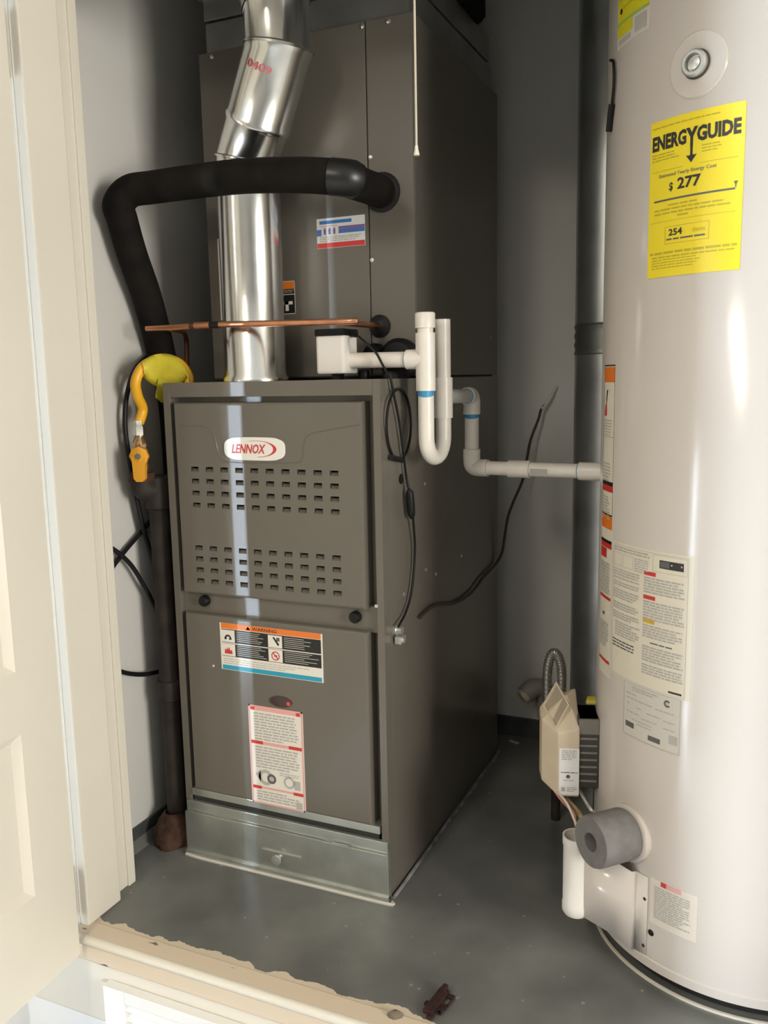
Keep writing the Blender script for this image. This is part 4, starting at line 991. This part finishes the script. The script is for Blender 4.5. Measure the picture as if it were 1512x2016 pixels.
vlb.disc(0.0150, 0.0325, 0, 0.0035, PRTD, 12); vlb.para(0.007, 0.024, 0.0265, 1, 0.003, PRTG, 0.5, 0); vlb.bar(0.004, 0.006, 0.010, 0.0135, PRTG); vlb.para(0.013, 0.030, 0.0135, 3, 0.003, PRTG, 0.5)
for nme, (m_, ma_) in vlb.mb.items():          # print joins the label as pieces of the control
    m_.build('label_print', ma_, gvo)['kind'] = 'stuff'
# wires and tube below the valve
def sub_tube(name, pts, r, m_, par=wh): return MB().tube(pts, r, 8, smooth=6).build(name, m_, par, smooth=True)
b0 = pt3(0.072, 0.020, 0.242)
sub_tube('pilot_wire', [b0, b0 + Vector((0.015, -0.01, -0.012)), P(1128, 1600, 1, 0.0), P(1134, 1625, 1, -0.005), P(1146, 1650, 1, -0.005)], 0.0026, PINK)
sub_tube('pilot_wire', [b0 + Vector((.003, -.003, 0)), P(1115, 1580, 1, 0.01), P(1130, 1612, 1, -0.008), P(1143, 1645, 1, -0.010), P(1152, 1660, 1, -0.005)], 0.0020, mat('white_wire', (.62, .56, .5), .5))
b1 = pt3(0.052, 0.024, 0.242)
sub_tube('thermopile_tube', [b1, b1 + Vector((0.001, 0, -0.015)), P(1142, 1605, 1, 0.005), P(1150, 1640, 1, 0.0)], 0.0045, mat('brassy_tube', (.42, .30, .14), .4, .6))
sub_tube('pilot_tube', [pt3(0.03, 0.02, 0.244), P(1160, 1590, 1, 0.03), P(1172, 1602, 1, 0.03), P(1180, 1612, 1, 0.03)], 0.003, SCREW)
# grey foam collar on the drain nipple
th2 = rad_(-41); fn2 = Vector((math.sin(th2), -math.cos(th2), 0.03)).normalized(); fo = TC + Vector((math.sin(th2), -math.cos(th2), 0)) * TR + Z * 0.2300
MB().lathe(fo, fn2, [(0.0, -0.010), (0.0445, -0.010), (0.0445, 0.006), (0.041, 0.008), (0.0, 0.008)], 32).build('nipple_escutcheon', TANK, wh, smooth=True)
tag(MB().lathe(fo, fn2, [(0.0150, 0.0095), (0.0385, 0.0095), (0.0400, 0.014), (0.0400, 0.072), (0.0385, 0.0765), (0.0145, 0.0765), (0.0140, 0.070), (0.0140, 0.03), (0.015, 0.0095)], 40, closed=False).build('foam_collar', FOAMG, None, smooth=True),
    'grey foam insulation collar over the drain nipple of the water heater', 'pipe insulation')
MB().lathe(fo, fn2, [(0.0125, 0.0), (0.0125, 0.035), (0.0, 0.036)], 16).build('drain_nipple', HOLE, wh, smooth=True)  # coloured near-black so the opening in the foam looks shaded
# white sleeve and web below the valve
cc = Vector((0.3415, -0.018, 0))
MB().lathe(cc, Z, [(0.0, 0.072), (0.019, 0.072), (0.0225, 0.078), (0.0225, 0.090), (0.0215, 0.092), (0.0215, 0.190), (0.0228, 0.193), (0.0228, 0.207), (0.0205, 0.207), (0.0195, 0.10), (0, 0.10)], 28).build('sleeve_cup', WPLAST, wh, smooth=True)
wb1 = cyl(-36.5, 0)(0, 0, 0.003); wb2 = cyl(-31.6, 0)(0, 0, 0.0026)
we = MB(); A1 = cc + Vector((0.016, -0.0155, 0))
prof = [(A1, 0.076, 0.196), (A1.lerp(wb1, 0.5), 0.060, 0.186), (wb1 + Vector((-.006, -.008, 0)), 0.045, 0.176), (wb1, 0.042, 0.174), (wb2, 0.044, 0.174)]
v = []
for (q_, z0, z1) in prof: v += [q_ + Z * z0, q_ + Z * z1]
we.add(v, [(2 * i, 2 * i + 2, 2 * i + 3, 2 * i + 1) for i in range(len(prof) - 1)])
wo_ = we.build('sleeve_web', TANK, wh, smooth=True, angle=50); sm = wo_.modifiers.new('thick', 'SOLIDIFY'); sm.thickness = 0.003; sm.offset = -1
# thin black wire at the top left of the tank
cy0 = lambda u_, v_, d=0.004: (lambda P_: P_)(P(u_, v_, 0, 0.372))
wpts = [cyl(-66, 1.40)(0, 0, .004), cyl(-62.5, 1.392)(0, 0, .004), cyl(-61.5, 1.365)(0, 0, .004), cyl(-63, 1.335)(0, 0, .004), cyl(-66, 1.30)(0, 0, .004)]
sub_tube('jacket_wire', wpts, 0.0022, BLACKP)
MB().tube(wpts[3:], 0.005, 8, smooth=0).build('wire_sleeve', BLACKP, wh, smooth=True)

# ================================================================== ROUND DUCT BEHIND THE HEATER
ddir = Vector((ray(1131, 700).x, ray(1131, 700).y, 0)).normalized(); drn = Vector((ddir.y, -ddir.x, 0))
DR_ = 0.08
DUCTM = mat('duct_steel', (0.66, 0.68, 0.67), 0.36, 0.9, 0.15, 8, 0.06, 30, rvar=0.05)
k = (0.665 - CAM.y - drn.y * DR_) / ddir.y
dc_ = Vector((CAM.x, CAM.y, 0)) + ddir * k + drn * DR_
rd = thing('round_duct', 'round galvanized duct standing behind the water heater', 'duct', (dc_.x, dc_.y, 0))
MB().lathe(dc_, Z, [(DR_, 0.0), (DR_, 0.985)], 40, closed=False).build('lower_section', DUCTM, rd, smooth=True)
MB().lathe(dc_, Z, [(DR_ - .003, 0.98), (DR_ + .002, 0.985), (DR_ - .001, 0.995), (DR_ + .002, 1.005), (DR_ - .001, 1.015), (DR_ + .002, 1.025), (DR_ - .001, 1.035), (DR_ + .002, 1.045), (DR_ - .003, 1.055)], 40, closed=False).build('joint_band', GALVD, rd, smooth=True)
MB().lathe(dc_, Z, [(DR_, 1.05), (DR_, ZC)], 40, closed=False).build('upper_section', DUCTM, rd, smooth=True)

# ================================================================== PIPES ON THE FLOOR BEHIND THE HEATER
pf = P(1072, 1476, 2, 0)
sp_ = thing('drain_stub', 'copper stub with grey insulated elbow rising by the back wall', 'pipe', (pf.x, pf.y, 0))
MB().lathe(pf, Z, [(0.0145, 0), (0.0145, 0.095)], 14).build('copper_riser', mat('red_copper', (.16, .045, .02), .45, .5), sp_, smooth=True)
MB().lathe(pf, Z, [(0.016, 0.085), (0.0185, 0.088), (0.0185, 0.118), (0.016, 0.122)], 14).build('white_collar', mat('grey_white_collar', (.42, .40, .37), .5), sp_, smooth=True)
pe = pf + Z * 0.16
MB().tube([pf + Z * 0.118, pf + Z * 0.145, pf + Vector((-0.008, -0.008, 0.165)), pf + Vector((-0.026, -0.024, 0.168)), pf + Vector((-0.040, -0.036, 0.154))], 0.024, 14, smooth=5).build('elbow_wrap', mat('taupe_wrap', (.23, .205, .17), .6), sp_, smooth=True)
MB().lathe(pf + Vector((-0.038, -0.034, 0.156)), Vector((-.6, -.55, -.45)), [(0.019, 0), (0.019, 0.014), (0.016, 0.017), (0, 0.0175)], 14).build('end_cap', mat('tan_cap', (.50, .42, .30), .5), sp_, smooth=True)
yk = 0.40
fc = thing('gas_flex_line', 'looped grey flexible metal line behind the gas control', 'gas hose', P(1105, 1400, 1, yk))
flp = [P(1085, 1418, 1, yk), P(1079, 1395, 1, yk), P(1077, 1350, 1, yk), P(1080, 1305, 1, yk), P(1090, 1285, 1, yk), P(1101, 1296, 1, yk), P(1106, 1325, 1, yk), P(1105, 1366, 1, yk)]
MB().tube(flp, 0.0095, 12, smooth=6).build('flex_tube', RIBBED, fc, smooth=True)
rg = MB(); fl_ = catmull([Vector(q_) for q_ in flp], 10)
for i in range(1, len(fl_) - 1, 2):
    tt = (fl_[i + 1] - fl_[i - 1]).normalized(); rg.lathe(fl_[i] - tt * .0012, tt, [(0.0096, 0), (0.0108, 0.0012), (0.0096, 0.0024)], 12, closed=False)
rg.build('corrugation', RIBBED, fc, smooth=True)
MB().lathe(P(1105, 1362, 1, yk), P(1107, 1400, 1, yk) - P(1105, 1362, 1, yk), [(0.013, 0), (0.016, 0.004), (0.016, 0.028), (0.012, 0.034), (0.012, 0.05)], 6).build('flare_nut', mat('dark_nut', (.10, .10, .09), .4, .6), fc, smooth=True)
e0 = P(1107, 1402, 1, yk); e1 = pt3(0.02, -0.045, 0.355)
MB().tube([e0 + Z * .006, e0 + Vector((0.004, -0.01, -0.012)), e0.lerp(e1, 0.3) + Vector((0, 0, -0.02)), e1], 0.012, 12, smooth=6).build('iron_nipple', IRON, fc, smooth=True)
MB().tube([P(1085, 1414, 1, yk), P(1088, 1440, 1, yk), P(1095, 1500, 1, yk) , Vector((P(1095, 1500, 1, yk).x, yk, 0.0))], 0.010, 12, smooth=0).build('riser', IRON, fc, smooth=True)
yb = P(1178, 1385, 1, 0.30)
ybm = MB().lathe(yb + Vector((-.025, 0, 0)), X, [(0.0, 0), (0.012, 0.004), (0.014, 0.02), (0.011, 0.034), (0.013, 0.05), (0, 0.054)], 10)
ybo = tag(ybm.build('brass_fitting', TAG, None, smooth=True), 'small yellow fitting between the round duct and water heater', 'pipe fitting')
MB().lathe(Vector((yb.x, yb.y, 0)), Z, [(0.007, 0), (0.007, yb.z)], 10).build('stem_pipe', IRON, ybo, smooth=True)

# ================================================================== SILL HARDWARE, DEBRIS, LOUVRED HATCH
p0 = P(846, 1995, 2, 0.003); p1 = P(875, 1958, 2, 0.003)
rx = (p1 - p0).normalized(); ry = Z.cross(rx)
rl_ = MB()
LEN = (p1 - p0).length
rl_.obox(p0, rx, ry, Z, -0.004, LEN + 0.006, -0.006, 0.010, 0.0, 0.006)
rl_.obox(p0, rx, ry, Z, 0.004, 0.016, -0.016, -0.010, 0.0, 0.004); rl_.obox(p0, rx, ry, Z, LEN - 0.006, LEN + 0.002, -0.018, 0.0, 0.0, 0.004); rl_.obox(p0, rx, ry, Z, 0.016, LEN - .006, -0.018, -0.0155, 0.0, 0.004); rl_.obox(p0, rx, ry, Z, 0.004, 0.008, -0.016, -.004, 0, .004)
rl_.obox(p0, rx, ry, Z, LEN * .45, LEN * .55, -0.018, -.004, 0, .004)
rl_.obox(p0, rx, ry, Z, -0.012, -0.002, -0.010, 0.0, 0.0, 0.004); rl_.obox(p0, rx, ry, Z, 0.01, 0.018, 0.009, 0.016, 0, .004)
rl_.obox(p0, rx, ry, Z, LEN - .004, LEN + .010, -0.002, 0.006, 0.005, 0.011)
tag(rl_.build('door_catch', mat('dark_rust', (.035, .012, .009), .7, .2, .4, 80), None, bevel=0.0008), 'small rusty metal door catch on the sill edge', 'door catch')
p = P(778, 2000, 2, 0.0015); db_ = MB(); v = []
for j, (r, h) in enumerate(((0.011, 0), (0.010, 0.004), (0.005, 0.008), (0.001, 0.0085))):
    for i in range(9): a = 2 * PI * i / 9; v.append((p.x + r * math.cos(a) * (1 + .3 * math.sin(2 * a)), p.y + r * math.sin(a) * .8, p.z + h))
db_.add(v, [(j * 9 + i, j * 9 + (i + 1) % 9, (j + 1) * 9 + (i + 1) % 9, (j + 1) * 9 + i) for j in range(3) for i in range(9)] + [tuple(range(9))[::-1]])
tag(db_.build('mortar_crumb', mat('grey_brown_crumb', (.17, .135, .10), .9), None, smooth=True), 'grey-brown crumb lying on the cream sill near the catch', 'debris')
p = P(1012, 1462, 2, 0); wf = MB().obox(p, Vector((.9, -.4, 0)), Vector((.4, .9, 0)), Z, -0.014, 0.014, -0.004, 0.004, 0, 0.004)
tag(wf.build('plaster_chip', DUSTW, None, bevel=0.001), 'white plaster chip on the floor near the back wall', 'debris')

# louvred return hatch below the sill
lh = thing('louvered_hatch', 'white louvred vent hatch in the wall below the door sill', 'vent', (-0.05, -0.292, GZ + 0.06))
yh = -0.2925
hf = MB(); x0, x1, z0, z1 = -0.40, 0.30, GZ + 0.06, -0.072
hf.box(x0, x0 + 0.045, yh - 0.018, yh, z0, z1); hf.box(x1 - 0.045, x1, yh - 0.018, yh, z0, z1); hf.box(x0 + .045, x1 - .045, yh - 0.018, yh, z1 - 0.022, z1); hf.box(x0 + .045, x1 - .045, yh - 0.018, yh, z0, z0 + 0.03)
hf.build('hatch_frame', WHITEP, lh, bevel=0.0015)
MB().box(x0 + .045, x1 - .045, yh - 0.001, yh, z0 + .03, z1 - .022).build('hatch_back', CREAM, lh)
s0_ = None; nsl = int((z1 - 0.022 - z0 - 0.03) / 0.018)
for k in range(nsl):
    z = z1 - 0.030 - k * 0.018
    if s0_ is None:
        s0_ = MB().add([(x0 + .045, yh - .016, -.006), (x1 - .045, yh - .016, -.006), (x1 - .045, yh - .003, .008), (x0 + .045, yh - .003, .008), (x0 + .045, yh - .014, -.008), (x1 - .045, yh - .014, -.008), (x1 - .045, yh - .001, .006), (x0 + .045, yh - .001, .006)],
                       [(0, 1, 2, 3), (7, 6, 5, 4), (0, 4, 5, 1), (1, 5, 6, 2), (2, 6, 7, 3), (3, 7, 4, 0)]).build('slat', WHITEP); q_ = s0_; q_.parent = lh
    else:
        q_ = s0_.copy(); col.objects.link(q_)
    q_.location = Vector((0, 0, z)) - OFF[lh.name]
MB().box(x0 - 0.014, x0 - 0.002, yh - 0.006, yh, -0.098, -0.076).build('catch_plate', CREAM, lh)
# plain wall board behind the hatch so that it hangs on something solid
struct(MB().box(-0.60, 0.98, -0.292, -0.262, GZ, -0.16).build('trim_6', WHITEP), 'boarded wall face under the apron')

# ================================================================== GARAGE CEILING LAMP
LX = -0.22
gl_ = thing('ceiling_lamp', 'long fluorescent ceiling lamp in the garage', 'lamp', (LX, -2.5, 1.98))
MB().box(LX - .15, LX + .15, -3.1, -1.9, 1.945, 1.98).build('lamp_pan', WHITEP, gl_, bevel=0.004)
MB().box(LX - .13, LX + .13, -3.08, -1.92, 1.925, 1.945).build('diffuser', mat('lamp_diffuser', (.8, .8, .78), .5, emit=((1.0, 0.90, 0.74), 14.0)), gl_, bevel=0.004)
area('lamp_light', (LX, -2.5, 1.92), (LX, -2.5, 0), 0.26, 1.16, 26, (1.0, 0.88, 0.72))
